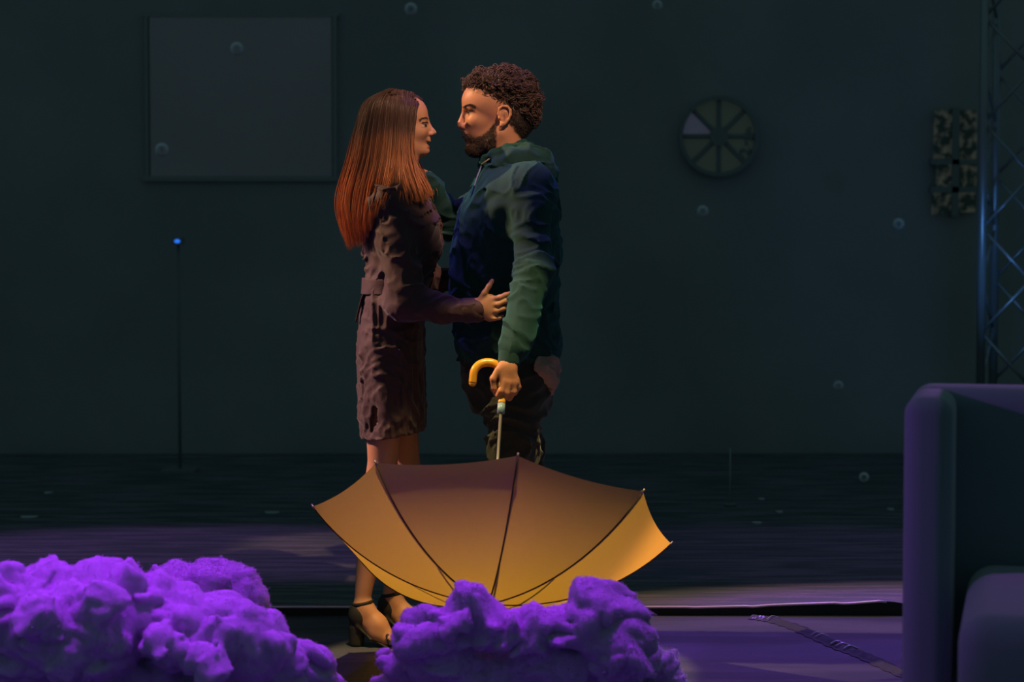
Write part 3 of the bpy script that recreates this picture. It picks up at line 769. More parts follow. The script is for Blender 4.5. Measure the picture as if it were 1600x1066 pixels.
# ---- hoodie
m_hood = weave(mat('dark_green_jersey', (0.004, 0.039, 0.038), 0.9, Sheen_Tint=(.12, .8, .85, 1), Sheen_Weight=0.22, Sheen_Roughness=0.5), 420, 0.35)
H = Field(); H.margin = 0.02
H.loft([(250, 758, 842, .10), (264, 752, 858, .135), (282, 742, 868, .180), (305, 731, 873, .195), (335, 716, 874, .200), (380, 706, 874, .195), (440, 704, 872, .185), (500, 706, 873, .180), (530, 708, 878, .185), (546, 712, 880, .183), (562, 716, 872, .170)], MY, 0.05, 2.2)
H.chain(MA_near[:2] + [M(803, 545, -.362)], [.070, .056, .048], 0.035)
H.ell(M(826, 300, -.13), (.078, .075, .085), 0.04)
H.chain([M(800, 330, -.12), M(812, 400, -.13), M(815, 450, -.12)], [.06, .05, .04], 0.05)
H.ell(M(782, 342, -.125), (.05, .05, .06), 0.05)
H.chain([M(800, 292, .15)] + MA_far[1:3] + [M(664, 283, .115)], [.068, .050, .038, .034], 0.02)
H.cone(M(798, 547, -.368), M(795.5, 563, -.376), .038, .034, 0.008)
def hcut(P):   # open neck
    a = M(785, 232); b = M(757, 262)
    return np.full(len(P), -1.0, np.float32)
H.chain([M(781, 215, 0), M(778, 250, 0)], [.052, .050], 0.012, (1, 1.1, 1), sub=True)
H.disp = wrinkles(0.0075, (8, 8, 15), 1)
V, Q = H.mesh(0.005)
hoodie = obj('hoodie', V, Q, m_hood, man)
# hood: thick folded collar round the neck and a slack bag on the back
K = Field(); K.margin = 0.012
ring = [(752, 259, 0.0, .009), (757, 250, -.045, .013), (772, 241, -.072, .016), (792, 234, -.080, .019), (815, 232, -.060, .022), (828, 236, 0, .024), (815, 232, .060, .022), (792, 234, .080, .019), (772, 241, .072, .016), (757, 250, .045, .013), (752, 259, 0.0, .009)]
K.chain([M(a, b, c) for a, b, c, r in ring], [r for *_, r in ring], 0.012, (1, 1, 1.25))
ring2 = [(775, 256, -.095, .016), (800, 246, -.105, .020), (826, 243, -.085, .026), (846, 254, -.02, .032), (846, 254, .02, .032), (826, 243, .085, .026), (800, 246, .105, .020), (775, 256, .095, .016)]
K.chain([M(a, b, c) for a, b, c, r in ring2], [r for *_, r in ring2], 0.02, (1, 1, 1.2))
K.chain([M(836, 248, -.03), M(855, 272, -.01), M(861, 290, 0)], [.034, .030, .016], 0.02, (1, 1.9, 1))
K.disp = wrinkles(0.005, (10, 10, 22), 4)
V, Q = K.mesh(0.004)
hood = obj('hood', V, Q, m_hood, hoodie)
obj('drawstring', *tube1([M(752, 259, -.05), M(749, 268, -.09), M(745, 278, -.11), M(741, 291, -.125)], 0.0026, 8, 20), mat('drawstring_cord', (0.16, 0.22, 0.28), 0.7), hoodie)
obj('neckline_tag', *tube1([M(752, 257, -.062), M(758, 253, -.072), M(765, 248, -.078)], 0.0022, 6, 12), mat('pale_collar_edge', (0.45, 0.38, 0.18), 0.7), hoodie)
# ribbed waistband and cuff
def ribbing(V, n, amp, c):
    a = np.arctan2(V[:, 1] - c[1], V[:, 0] - c[0]); return V
Cf = Field(); Cf.cone(M(798.5, 551, -.370), M(795.5, 565, -.378), .0375, .0335, 0.004); Cf.cone(M(800, 540, -.36), M(795.0, 570, -.380), .029, .029, 0.002, sub=True)
V, Q = Cf.mesh(0.0035); obj('cuff', V, Q, m_hood, hoodie)
# ---- trousers
m_trs = weave(mat('dark_olive_trousers', (0.020, 0.022, 0.018), 0.85, Sheen_Weight=0.3), 300, 0.4)
Tr = Field(); Tr.margin = 0.02
Tr.loft([(545, 722, 868, .160), (570, 724, 868, .162), (600, 728, 864, .165), (640, 736, 856, .165)], MY, 0.05, 2.3)
for s in (-1, 1):
    Tr.chain([M(800, 590, .085 * s), M(806 + 3 * s, 700, .095 * s), M(803 + 4 * s, 760, .10 * s), M(805 + 6 * s, 968, .10 * s)], [.096, .078, .074, .064], 0.03)
Tr.disp = wrinkles(0.009, (7, 7, 17), 6)
for s in (-1, 1): Tr.cone(M(805 + 6 * s, 950, .10 * s), M(805 + 6 * s, 1000, .10 * s), .045, .055, .004, sub=True)
V, Q = Tr.mesh(0.006); trs = obj('trousers', V, Q, m_trs, man)
Pk = Field(); Pk.margin = .02
Pk.chain([M(838, 563, -.13), M(858, 568, -.11), M(868, 578, -.07), M(866, 590, -.05)], [.016, .022, .018, .014], 0.015, (1, 1.3, 1))
Pk.chain([M(845, 575, -.15), M(862, 598, -.09), M(858, 612, -.06)], [.014, .018, .014], 0.015, (1, 1.3, 1))
Pk.disp = wrinkles(0.009, (14, 14, 26), 9)
V, Q = Pk.mesh(0.0045); obj('shirt_tail', V, Q, mat('dusty_pink_cloth', (0.42, 0.28, 0.24), 0.85), man)['label'] = 'crumpled pinkish cloth at the back of the waist'
for s in (-1, 1):
    Sh = Field(); Sh.chain([M(812 + 5 * s, 984, .10 * s), M(795 + 5 * s, 990, .10 * s), M(768 + 5 * s, 996, .108 * s)], [.044, .042, .034], 0.02, (1, 1, .9))
    Sh.cuts.append(lambda P: 0.002 - P[:, 2])
    V, Q = Sh.mesh(0.005); sh = obj('shoe', V, Q, mat('black_shoe_leather', (0.02, 0.02, 0.02), 0.4) if s < 0 else bpy.data.materials['black_shoe_leather'], man)
# ---- beard, brows, hair
m_mh = tint_mat('dark_brown_hair', 0.55)
Bd = Field(); Bd.margin = .01
for s in (-1, 1):
    Bd.chain([M(768, 214, .050 * s), M(760, 224, .044 * s), M(748, 233, .026 * s)], [.009, .012, .014], 0.02)
    Bd.chain([M(724.8, 206.6, .003 * s), M(727.5, 208.3, .016 * s), M(734, 214, .027 * s)], [.0034, .0038, .0036], 0.006)
Bd.chain([M(733.5, 230, 0), M(739, 236, 0), M(747, 239, 0)], [.007, .012, .011], 0.012, (1, 1.3, 1))
Bd.disp = lambda P: 0.0022 * fbm(P * 220, 2) + 0.002 * fbm(P * 60, 2)
V, Q = Bd.mesh(0.0028)
bV, bN = V, normals(V, Q)
rgb = np.random.default_rng(77)
c1 = np.nonzero((bm > .35))[0]; c1 = rgb.choice(c1, 7000); c2 = rgb.choice(len(bV), 7000)
Pb = np.concatenate([bodyV[c1], bV[c2]]); Nb = np.concatenate([bodyN[c1], bN[c2]]); nb_ = len(Pb)
Db = Nb * .3 + np.array([-.15, 0, -.75]) + rgb.normal(0, .35, (nb_, 3)); Lb = rgb.uniform(.003, .0065, nb_)[:, None]
Cb = np.stack([Pb - Nb * .001, Pb + Db * Lb * .5, Pb + Db * Lb + rgb.normal(0, .001, (nb_, 3))], 1)
hv, hf = tubes(Cb, np.broadcast_to(np.array([.00065, .00055, .0002]), (nb_, 3)), 3)
Q = np.concatenate([Q, hf + len(V)]); V = np.concatenate([V, hv])
obj('beard', V, Q, m_mh, man, col=np.clip(np.array([0.055, 0.033, 0.024]) * (1 + 0.4 * fbm(V * 150, 2)[:, None]), 0, 1))
rg = np.random.default_rng(11)
def bristles(pts, n, L, r, dirn, spread, name, parent, colr, seed=0):
    rg = np.random.default_rng(seed); pts = np.array(pts)
    P = catmull(pts, n); P = P + rg.normal(0, 0.0012, P.shape)
    D = np.array(dirn) + rg.normal(0, spread, (n, 3)); D /= np.linalg.norm(D, axis=1, keepdims=True)
    C = np.stack([P, P + D * L * .5, P + D * L + [0, 0, -L * .1]], 1)
    V, Fq = tubes(C, np.broadcast_to(np.array([r, r * .8, r * .2]), (n, 3)), 3)
    return V, Fq
for s in (-1, 1):
    pts = [onto(B, x, y, MY, s) for x, y in ((724.5, 168.6), (727.5, 166.6), (732, 165.8), (737, 166.6), (742, 169.5))]
    v, f = bristles(pts, 320, .007, .0010, (.8, .5 * s, .15), .3, 'b', None, None, 3)
    obj('eyebrow', v, f, m_mh, man, col=np.full((len(v), 3), (0.035, 0.022, 0.016)))
    pts = [onto(B, x, y, MY, s) for x, y in ((730.0, 174.4), (734.0, 172.8), (739.5, 173.6))]
    v, f = bristles(pts, 60, .005, .0006, (-.7, .5 * s, -.1), .15, 'b', None, None, 6)
    obj('eyelashes', v, f, m_mh, man, col=np.full((len(v), 3), (0.02, 0.012, 0.01)))
Hr = Field(); Hr.margin = .02
Hr.ell(M(787, 159), (.098, .073, .089), 0.02)
Hr.ell(M(799, 180), (.072, .066, .072), 0.03)
Hr.chain([M(742, 136, 0), M(758, 131, 0), M(785, 131, 0), M(811, 139, 0), M(820, 158, 0)], [.018, .030, .036, .032, .026], 0.03, (1, 1.9, 1))
Hr.chain([M(808, 190, 0), M(810, 205, 0)], [.038, .018], 0.02, (.8, 1.4, 1))
# keep face, ears and temples free
Hr.ell(M(722, 190), (.070, .12, .088), 0.006, sub=True)
for s in (-1, 1):
    Hr.ell(M(766, 192, .070 * s), (.050, .055, .055), 0.006, sub=True)
    Hr.ell(M(788, 203, .070 * s), (.022, .05, .034), 0.006, sub=True)
    Hr.ell(M(790, 181, .085 * s), (.022, .026, .030), 0.006, sub=True)
Hr.disp = lambda P: 0.0030 * fbm(P * 60, 3) * np.clip((P[:, 2] - W(0, 165, MY)[2]) / .03 + .5, .15, 1)
V, Q = Hr.mesh(0.0035)
side = np.clip((W(0, 158, MY)[2] - V[:, 2]) / .02, 0, 1)[:, None]
hc = np.array([0.050, 0.030, 0.022]) * (1 + 0.35 * fbm(V * 90, 3)[:, None]) * (1 + .25 * side)
mh = obj('hair', V, Q, m_mh, man, col=np.clip(hc, 0, 1))
# curls rooted on the hair mass: loose locks on the crown, cropped bristles at the sides and nape
hN = normals(V, Q); vx, vy = to_px(V, MY); rg = np.random.default_rng(21)
crown = np.nonzero((vy < np.interp(vx, [725, 745, 770, 800, 830, 845], [127, 137, 148, 159, 185, 205])) & (hN[:, 2] > -.55))[0]
N = 4200; ci_ = rg.choice(crown, N); P0 = V[ci_].astype(float); out_ = hN[ci_]
front = np.clip((795 - vx[ci_]) / 60, 0, 1)
cell = np.floor(P0 / .013); hsh = np.abs(np.sin(cell @ np.array([12.9898, 78.233, 37.719])) * 43758.5453) % 1   # neighbouring hairs share a lock
ph = hsh * 6.28 + rg.normal(0, .35, N); R0 = .0035 + .0045 * hsh; L = (.016 + .014 * ((hsh * 7.7) % 1)) * (1 + .35 * front) * rg.uniform(.8, 1.1, N)
rnd = np.stack([np.sin(hsh * 91), np.sin(hsh * 57 + 2), np.sin(hsh * 33 + 4)], 1)
flow = np.array([-0.7, 0, .1]) * front[:, None] + np.array([0.5, 0, -.6]) * (1 - front)[:, None] + .55 * rnd + rg.normal(0, .12, (N, 3))
flow -= out_ * (flow * out_).sum(1, keepdims=True) * .8; flow /= np.linalg.norm(flow, axis=1, keepdims=True)
sidev = np.cross(out_, flow); C = []; t = np.linspace(0, 1, 13)
for tt in t:
    a = ph + tt * 4.6
    C.append(P0 - out_ * .004 + out_ * (.010 * math.sin(tt * 2.7) + .002) + flow * (L * tt)[:, None] + ((np.cos(a) - np.cos(ph)) * R0)[:, None] * out_ * .8 + ((np.sin(a) - np.sin(ph)) * R0)[:, None] * sidev)
C = np.stack(C, 1)
rad_ = 0.00125 * np.sin(np.linspace(.5, 2.9, 13))[None] * rg.uniform(.7, 1.2, N)[:, None]
V1, F1 = tubes(C, rad_, 4)
c1_ = np.repeat(rg.uniform(.7, 1.5, N), 13 * 4)[:, None] * np.array([0.070, 0.040, 0.028])
low = np.nonzero((vy > 150) & (hN[:, 2] < .8))[0]; n2 = 9000; cl_ = rg.choice(low, n2); Pl = V[cl_].astype(float); Nl = hN[cl_]
Dl = Nl * .35 + np.array([.25, 0, -.8]) + rg.normal(0, .15, (n2, 3))
C2 = np.stack([Pl - Nl * .001, Pl + Dl * .005, Pl + Dl * .009], 1); V2, F2 = tubes(C2, np.broadcast_to(np.array([.0006, .0005, .0002]), (n2, 3)), 3)
c2_ = np.repeat(rg.uniform(.6, 1.3, n2), 9)[:, None] * np.array([0.055, 0.034, 0.026])
obj('curls', V1, F1, m_mh, mh, col=np.clip(c1_, 0, 1))
obj('cropped_sides', V2, F2, m_mh, mh, col=np.clip(c2_, 0, 1))

# ================================================================ WOMAN
WY = 0.03
def G(px, py, dy=0.0): return W(px, py, WY + dy)
B = Field()
B.ell(G(618, 190), (.094, .070, .088), 0.02)
B.ell(G(641, 177), (.051, .054, .050), 0.03)
B.ell(G(650, 211), (.040, .040, .044), 0.03)
for s in (-1, 1):
    B.cone(G(628, 220, .044 * s), G(655, 235, .016 * s), .016, .013, 0.03)
    B.ell(G(652, 206, .032 * s), (.026, .018, .018), 0.02)
    B.cone(G(663, 186, .006 * s), G(657, 186, .030 * s), .0065, .0075, 0.014)
B.ell(G(663, 235.5), (.0165, .017, .0150), 0.018)
B.cone(G(666.3, 189), G(675.5, 204.5), .0055, .0072, 0.010)
B.cone(G(676, 205), G(678.8, 207.3), .0070, .0066, 0.006)
B.cone(G(674, 211), G(669, 215), .0048, .0060, 0.007)
for s in (-1, 1): B.ell(G(673.5, 209.3, .0085 * s), (.0080, .0052, .0058), 0.005)
B.ell(G(667, 218.2), (.0110, .019, .0060), 0.007)
B.ell(G(669.8, 220.6), (.0075, .016, .0038), 0.003)
B.ell(G(667.2, 228.6), (.0080, .015, .0046), 0.004)
B.ell(G(671, 224.6), (.0105, .012, .0022), 0.002, sub=True)
B.ell(G(666, 233), (.006, .012, .0025), 0.006, sub=True)
for s in (-1, 1):
    B.ell(G(668.5, 194.8, .028 * s), (.015, .015, .0092), 0.009, sub=True)
    B.ell(G(660.8, 194.5, .028 * s), (.0112, .0120, .0112), 0.003)
    B.cone(G(667.0, 192.0, .019 * s), G(661.2, 192.4, .039 * s), .0030, .0028, 0.003)
    B.cone(G(665.8, 197.6, .019 * s), G(661.2, 197.2, .037 * s), .0024, .0024, 0.003)
    B.ell(G(674.5, 212.8, .0050 * s), (.003, .0024, .0022), 0.0015, sub=True)
    B.ell(G(622, 203, .070 * s), (.012, .006, .026), 0.006)
B.chain([G(622, 218), G(628, 250), G(626, 285)], [.042, .042, .055], 0.03)
B.loft([(278, 606, 650, .09), (300, 592, 664, .13), (340, 584, 676, .14), (380, 580, 674, .13), (440, 580, 655, .11), (500, 572, 655, .14), (560, 566, 656, .16), (610, 570, 655, .15)], WY, 0.04)
WA = [G(612, 318, -.125), G(632, 474, -.185), G(736, 484, -.215), G(750, 482, -.215)]
WF = [G(640, 318, .13), G(668, 440, .20), G(760, 430, .235)]
B.chain(WA, [.038, .031, .023, .022], 0.03)
B.chain(WF, [.038, .030, .022], 0.03)
for s, kx, ax, ky, ay in ((-1, 597, 566, 745, 940), (1, 636, 611, 742, 926)):
    dy = .075 * s
    B.chain([G(610 + 8 * s, 590, dy), G(kx, ky, dy), G(kx - 12 + 2 * s, 820, dy + .0), G(ax, ay, dy)], [.066, .043, .047, .0245], 0.03)
    # foot on its raised heel
    B.chain([G(ax - 6, ay + 18, dy), G(ax + 4, ay + 14, dy)], [.024, .026], 0.02)
    B.chain([G(ax + 3, ay + 10, dy), G(ax + 24, ay + 36, dy - .008), G(ax + 40, ay + 56, dy - .014)], [.028, .028, .023], 0.02, (1, 1.15, 1))
    B.chain([G(ax - 4, ay + 24, dy), G(ax + 20, ay + 50, dy - .008), G(ax + 40, ay + 60, dy - .014)], [.020, .020, .018], 0.02, (1, 1.3, 1))
    for q in range(5):
        yo = dy - .014 + (q - 2) * .0155
        B.chain([G(ax + 42, ay + 58, yo), G(ax + 54 - abs(q - (1 if s < 0 else 3)) * 2, ay + 64, yo)], [.0095, .0075], 0.006)
# hands: near one on the man's flank, far one behind him
hy = -.225
B.chain([G(748, 480, hy), G(765, 480, hy - .004)], [.022, .026], 0.02, (1, .62, 1.05))
B.chain([G(764, 470, hy - .006), G(766, 494, hy - .004)], [.017, .015], 0.02, (1, .7, 1))
capsule_hand_fingers(B, [
    ([G(764, 469, hy - .008), G(780, 465, hy - .016), G(790, 461, hy - .012), G(797, 458.5, hy - .004)], .0088, .0070),
    ([G(764, 478, hy - .008), G(778, 475.5, hy - .018), G(790, 470.5, hy - .014), G(798, 466.5, hy - .005)], .0090, .0070),
    ([G(763, 487, hy - .008), G(776, 486, hy - .016), G(786, 482.5, hy - .012), G(793, 479, hy - .004)], .0086, .0068),
    ([G(762, 495, hy - .006), G(772, 498, hy - .012), G(780, 496.5, hy - .008), G(785, 495, hy - .002)], .0078, .0060),
    ([G(750, 470, hy - .004), G(757, 458, hy - .010), G(764, 447, hy - .008), G(769, 439, hy - .002)], .0100, .0068)], 0.004)
B.chain([G(768, 430, .235), G(784, 432, .225)], [.020, .022], 0.02, (1, .7, 1))
capsule_hand_fingers(B, [([G(790, 420 + 9 * q, .225), G(806, 419 + 10 * q, .215), G(818, 421 + 10 * q, .20)], .0085, .0068) for q in range(4)])
V, Q = B.mesh(0.0030)
col = skin_colour((0.58, 0.29, 0.175))(V)
hx, hyy = to_px(V, WY); head = (hyy < 250) & (hx > 640)
def pw(*a, **k): return blob(hx, hyy, *a, **k) * head
col = mixc(col, pw(668, 206, 22, 34, .9) * .0, (0, 0, 0))
col = mixc(col, pw(664.5, 194.6, 4.2, 2.3, .3) * (hx < 669.5), (.52, .47, .44))
col = mixc(col, pw(666.3, 194.6, 2.2, 2.3, .3), (.035, .022, .016))
col = mixc(col, pw(663.5, 192.2, 6.0, 1.1, .5, 8) * (hx < 669.5), (.03, .018, .014))
col = mixc(col, pw(663.0, 197.2, 4.5, .8, .8) * .6, (.12, .06, .05))
col = mixc(col, pw(674, 220.3, 5.5, 2.2, .5), (.46, .13, .12)); col = mixc(col, pw(671.5, 228.4, 5.5, 2.6, .5), (.46, .13, .12))
col = mixc(col, pw(673, 224.3, 7.0, 1.0, .5), (.06, .015, .015))
wom = obj('person', V, Q, m_skin, loc=(G(600, 1000)[0], WY, 0.0), col=col)
tag(wom, 'woman with long ombre hair in dark belted dress facing right, hand on the man\'s waist', 'person')
for s in (-1, 1):
    pts = [onto(B, x, y, WY, s) for x, y in ((669.0, 186.0), (667.0, 184.8), (663.5, 185.2), (660, 187.0), (657, 190.0))]
    v, f = bristles(pts, 160, .006, .0009, (-.8, .5 * s, .0), .2, 'b', None, None, 5)
    obj('eyebrow', v, f, m_mh, wom, col=np.full((len(v), 3), (0.05, 0.03, 0.022)))
    pts = [onto(B, x, y, WY, s) for x, y in ((668.2, 193.6), (665.0, 192.0), (660.5, 193.0))]
    v, f = bristles(pts, 50, .006, .0006, (.7, .5 * s, .2), .15, 'b', None, None, 6)
    obj('eyelashes', v, f, m_mh, wom, col=np.full((len(v), 3), (0.02, 0.012, 0.01)))
# ---- dress
m_dr = weave(mat('dark_maroon_cotton', (0.060, 0.024, 0.028), 0.7, Sheen_Weight=0.3, Sheen_Tint=(.7, .75, .8, 1), Specular_IOR_Level=0.4), 300, 0.3)
D = Field(); D.margin = 0.022
D.loft([(276, 606, 654, .085), (292, 592, 656, .135), (312, 580, 668, .170), (342, 575, 684, .172), (368, 572, 689, .165), (392, 570, 686, .158), (420, 570, 676, .145), (448, 570, 664, .138), (475, 565, 663, .158), (520, 560, 662, .175), (570, 558, 664, .185), (620, 560, 665, .188), (682, 566, 664, .190)], WY, 0.04, 2.2)
D.chain([WA[0], G(634, 476, -.185), G(690, 483, -.20), G(744, 486, -.215)], [.060, .050, .041, .035], 0.03)
D.ell(G(612, 312, -.11), (.062, .06, .055), 0.04)
D.chain([WF[0], WF[1], G(752, 430, .235)], [.056, .046, .034], 0.03)
D.loft([(600, 572, 654, .165), (700, 574, 656, .175)], WY, 0.006, 2.2, sub=True)
zb = float(W(600, 683, WY)[2]); zr = float(W(600, 671, WY)[2])
xa, xb = G(566, 680)[0], G(662, 680)[0]
D.cuts.append(lambda P: (zb + (zr - zb) * np.clip((P[:, 0] - xa) / (xb - xa), 0, 1) - P[:, 2]).astype(np.float32))
wz = float(G(0, 450)[2])
w1 = wrinkles(0.0105, (11, 11, 16), 12); w2 = wrinkles(0.0050, (20, 14, 3.5), 15)
def ddisp(P):
    below = np.clip((wz - P[:, 2]) / .04 + .5, 0, 1)
    pinch = np.exp(-((P[:, 2] - wz) / .022) ** 2)
    arm_ = np.clip((-.10 - (P[:, 1] - WY)) / .03, 0, 1) * (P[:, 0] < G(760, 0)[0])
    return w1(P) * (1 - below * .65) + w2(P) * below - .006 * pinch * (1 - arm_)
D.disp = ddisp
V, Q = D.mesh(0.005)
dress = obj('dress', V, Q, m_dr, wom)
def band(rows, yc, grow, th_, name, parent, m, h=0.0035, ex=2.2, disp=None):
    A = Field(); A.loft(rows, yc, 0.01, ex, grow=grow); A.loft([(rows[0][0] - 8,) + tuple(rows[0][1:])] + list(rows[1:-1]) + [(rows[-1][0] + 8,) + tuple(rows[-1][1:])], yc, 0.002, ex, sub=True, grow=grow - th_)
    if disp: A.margin = .01; A.disp = disp
    V, Q = A.mesh(h); return obj(name, V, Q, m, parent)
belt = band([(434, 570, 672, .142), (446, 569, 666, .140), (459, 568, 664, .142)], WY, .008, .007, 'belt', dress, m_dr, disp=lambda P: .0015 * fbm(P * 25, 2))
# loose belt end hanging at the back
bt_ = catmull(np.array([G(572, 452, -.05), G(565, 464, -.06), G(560, 482, -.06), G(555, 503, -.05)]), 20)
V = []; 
for p in bt_: V += [p + [0, -.012, 0], p + [0.003, .012, 0]]
o = obj('belt_end', V, [(2 * k, 2 * k + 1, 2 * k + 3, 2 * k + 2) for k in range(19)], m_dr, belt); sd = o.modifiers.new('t', 'SOLIDIFY'); sd.thickness = 0.003
# cuff
Cf = Field(); Cf.cone(G(728, 484.5, -.212), G(748, 483, -.216), .0375, .0350, 0.004); Cf.cone(G(724, 485, -.212), G(754, 483, -.216), .030, .029, 0.002, sub=True)
V, Q = Cf.mesh(0.0035); obj('cuff', V, Q, m_dr, dress)
# collar
Kl = Field(); Kl.chain([G(655, 285, -.05), G(640, 272, -.075), G(618, 268, -.06), G(604, 272, 0), G(618, 268, .06), G(640, 272, .075), G(655, 285, .05)], [.010, .012, .013, .014, .013, .012, .010], .01, (1, 1, 1.4))
V, Q = Kl.mesh(0.004); obj('collar', V, Q, m_dr, dress)
# ---- sandals
m_shoe = mat('black_suede', (0.020, 0.020, 0.020), 0.7)
for s, ax, ay in ((-1, 566, 940), (1, 611, 926)):
    dy = .075 * s
    Sh = Field()
    gz = float(W(ax, ay + 78, WY + dy)[2])
    Sh.chain([G(ax - 6, ay + 38, dy), G(ax + 14, ay + 56, dy - .006), G(ax + 40, ay + 70, dy - .014), G(ax + 60, ay + 73, dy - .014)], [.0085, .0075, .0080, .0075], .01, (1, 4.3, 1))
    # heel counter
    A = G(ax - 8, ay + 20, dy)
    Sh.ell(G(ax - 4, ay + 22, dy), (.036, .036, .048), 0.01)
    Sh.ell(G(ax + 10, ay + 12, dy), (.052, .028, .055), 0.006, sub=True)
    Sh.ell(G(ax - 1, ay + 20, dy), (.030, .029, .060), 0.004, sub=True)
    sh = None
    V, Q = Sh.mesh(0.003); sh = obj('sandal', V, Q, m_shoe, wom)
    top_ = G(ax - 8, ay + 40, dy); bot = np.array([top_[0] - .004, top_[1], 0.002])
    Hh = Field(); Hh.cone(top_, (top_[0] - .002, top_[1], .012), .027, .0235, .004); Hh.cuts.append(lambda P: 0.001 - P[:, 2])
    V, Q = Hh.mesh(0.003); obj('heel', V, Q, m_shoe, sh)
    n = 40; a = np.linspace(0, 2 * np.pi, n)
    c0 = G(ax + 1, ay + 2, dy)
    loop = np.stack([c0[0] + .0315 * np.cos(a), c0[1] + .0315 * np.sin(a), c0[2] + .006 * np.cos(a)], 1)
    V, Fq = tubes(loop[None] , np.full((1, n), .0062), 8); V = V.reshape(n, 8, 3); ctr = loop[:, None]
    V = ctr + (V - ctr) * np.array([.5, .5, 1.0]); obj('ankle_strap', V.reshape(-1, 3), Fq, m_shoe, sh)
    tl_ = catmull(np.array([G(ax + 44, ay + 68, dy - .014 - .036), G(ax + 40, ay + 56, dy - .014 - .030), G(ax + 38, ay + 49, dy - .014), G(ax + 40, ay + 56, dy - .014 + .030), G(ax + 44, ay + 68, dy - .014 + .036)]), 30)
    V, Fq = tubes(tl_[None], np.full((1, 30), .007), 8); obj('toe_strap', V, Fq, m_shoe, sh)
# ---- hair
m_wh = tint_mat('ombre_hair', 0.42, Specular_IOR_Level=0.5)
z_hi = float(W(0, 185, WY)[2]); z_lo = float(W(0, 300, WY)[2])
def ombre(V):
    f = np.clip((z_hi - V[:, 2] + .03 * fbm(V * 14, 2)) / (z_hi - z_lo), 0, 1)[:, None]; f = f * f * (3 - 2 * f)
    a = np.array([0.085, 0.045, 0.032]); b = np.array([0.62, 0.22, 0.075])
    return a * (1 - f) + b * f
HB = Field(); HB.margin = .01
HB.ell(G(613, 190, 0), (.098, .074, .094), 0.02)
HB.ell(G(610, 212, 0), (.078, .068, .09), 0.03)
HB.chain([G(590, 215, 0), G(572, 270, 0), G(560, 320, 0), G(556, 365, 0)], [.060, .048, .034, .018], 0.03, (1, 1.3, 1))
for s in (-1, 1):
    HB.chain([G(630, 200, .062 * s), G(630, 250, .082 * s), G(645, 295, .105 * s), G(655, 312, .105 * s)], [.017, .022, .015, .007], 0.02)
    HB.chain([G(606, 225, .075 * s), G(598, 265, .095 * s), G(585, 300, .11 * s), G(572, 350, .09 * s)], [.020, .020, .017, .010], 0.02)
HB.ell(G(694, 212), (.088, .10, .108), 0.004, sub=True)
HB.disp = lambda P: 0.003 * fbm(P * np.array([55, 55, 5]), 2)
V, Q = HB.mesh(0.004)
wh = obj('hair', V, Q, m_wh, wom, col=np.clip(ombre(V) * .8, 0, 1))
GD = [
 [(604, 141, 0), (570, 160, -.01), (556, 200, -.01), (544, 250, -.01), (530, 303, -.01), (532, 345, -.01), (547, 394, -.02)],
 [(608, 140, 0), (580, 158, -.05), (567, 205, -.07), (557, 255, -.075), (544, 305, -.08), (546, 350, -.08), (556, 396, -.07)],
 [(612, 140, 0), (593, 157, -.075), (583, 205, -.09), (576, 255, -.105), (565, 305, -.12), (561, 350, -.12), (567, 390, -.10)],
 [(617, 140, 0), (607, 157, -.083), (602, 205, -.098), (597, 255, -.118), (588, 300, -.155), (579, 335, -.165), (575, 374, -.15)],
 [(622, 141, 0), (621, 158, -.083), (619, 205, -.10), (616, 255, -.122), (610, 285, -.155), (600, 315, -.178), (592, 338, -.175)],
 [(630, 142, 0), (631, 160, -.078), (630, 205, -.098), (629, 250, -.118), (634, 280, -.145), (641, 305, -.160), (648, 322, -.155)],
 [(644, 145, 0), (642, 163, -.068), (640, 205, -.088), (640, 245, -.105), (648, 275, -.125), (658, 300, -.135), (664, 320, -.13)],
 [(660, 156, 0), (652, 168, -.050), (646, 205, -.070), (645, 240, -.085), (655, 268, -.10), (666, 290, -.105), (671, 308, -.10)]]
GDa = np.array([[G(*p) for p in g] for g in GD])           # 8,7,3
rg = np.random.default_rng(33)
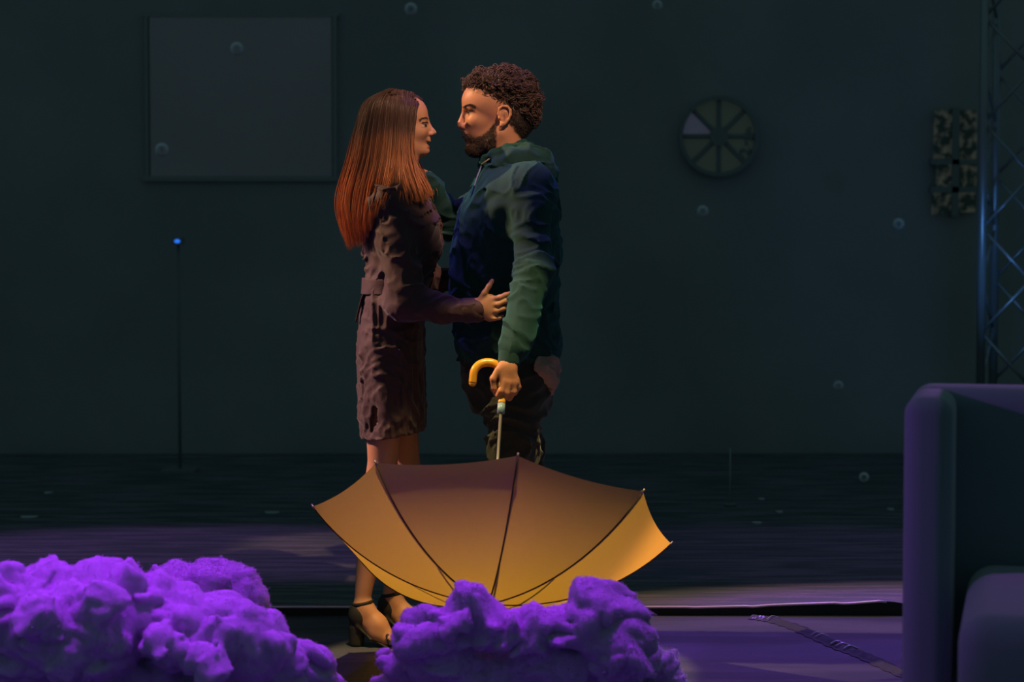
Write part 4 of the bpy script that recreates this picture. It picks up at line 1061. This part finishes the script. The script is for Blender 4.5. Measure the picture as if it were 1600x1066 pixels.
def hair_strands(N, mirror, r0, jit, seed):
    rg = np.random.default_rng(seed)
    s_ = rg.uniform(0, 7, N); i = np.minimum(s_.astype(int), 6); f = (s_ - i)[:, None, None]
    g = GDa[i] * (1 - f) + GDa[i + 1] * f
    depth = rg.uniform(0, 1, N) ** 2
    cl = np.round(s_ * 7) / 7; f2 = np.clip(cl - i, 0, 1)[:, None, None]
    gc = GDa[i] * (1 - f2) + GDa[i + 1] * f2
    clump = np.linspace(0, .75, 7)[None, :, None]
    g = g * (1 - clump) + gc * clump
    g[:, :, 1] = WY + (g[:, :, 1] - WY) * (1 - .25 * depth[:, None]) + .012 * np.sin(cl * 31)[:, None] * np.linspace(0, 1, 7)[None]
    M_ = 30; t = np.linspace(0, 6, M_); ii = np.minimum(t.astype(int), 5); ff = (t - ii)[None, :, None]
    Q = np.concatenate([2 * g[:, :1] - g[:, 1:2], g, 2 * g[:, -1:] - g[:, -2:-1]], 1)
    a, b, c, d = Q[:, ii], Q[:, ii + 1], Q[:, ii + 2], Q[:, ii + 3]
    C = .5 * (2 * b + (c - a) * ff + (2 * a - 5 * b + 4 * c - d) * ff ** 2 + (3 * b - 3 * c + d - a) * ff ** 3)
    end = np.clip(1.0 - np.abs(rg.normal(0, .055, N)) - .08 * np.abs(np.sin(np.round(s_ * 7) * 2.3)), .7, 1)
    tt = np.linspace(0, 1, M_)[None] * end[:, None] * (M_ - 1); i0 = np.minimum(tt.astype(int), M_ - 2); fr_ = (tt - i0)[..., None]
    C = np.take_along_axis(C, i0[..., None], 1) * (1 - fr_) + np.take_along_axis(C, i0[..., None] + 1, 1) * fr_
    wv = np.linspace(0, 1, M_)[None]
    ph = rg.uniform(0, 6.28, (N, 1)); A = rg.normal(0, jit, (N, 1))
    C[..., 0] += A * wv * np.sin(ph + wv * 4) + .0015 * np.sin(ph * 3 + wv * 18) * wv
    C[..., 1] += rg.normal(0, jit, (N, 1)) * wv
    C += rg.normal(0, .0012, (N, 1, 3))
    if mirror: C[..., 1] = 2 * WY - C[..., 1]
    R = r0 * np.minimum(1, (1 - np.linspace(0, 1, M_)) * 4 + .15)[None] * rg.uniform(.6, 1.3, (N, 1))
    V, Fq = tubes(C, R, 3)
    shade = np.repeat(rg.uniform(.62, 1.35, N), M_ * 3)[:, None]
    return V, Fq, np.clip(ombre(V) * shade, 0, 1)
for nm, N, mir, sd_ in (('strands', 4600, False, 5), ('strands', 2400, True, 6)):
    V, Fq, c = hair_strands(N, mir, 0.00125, .006, sd_)
    obj(nm, V, Fq, m_wh, wh, col=c)
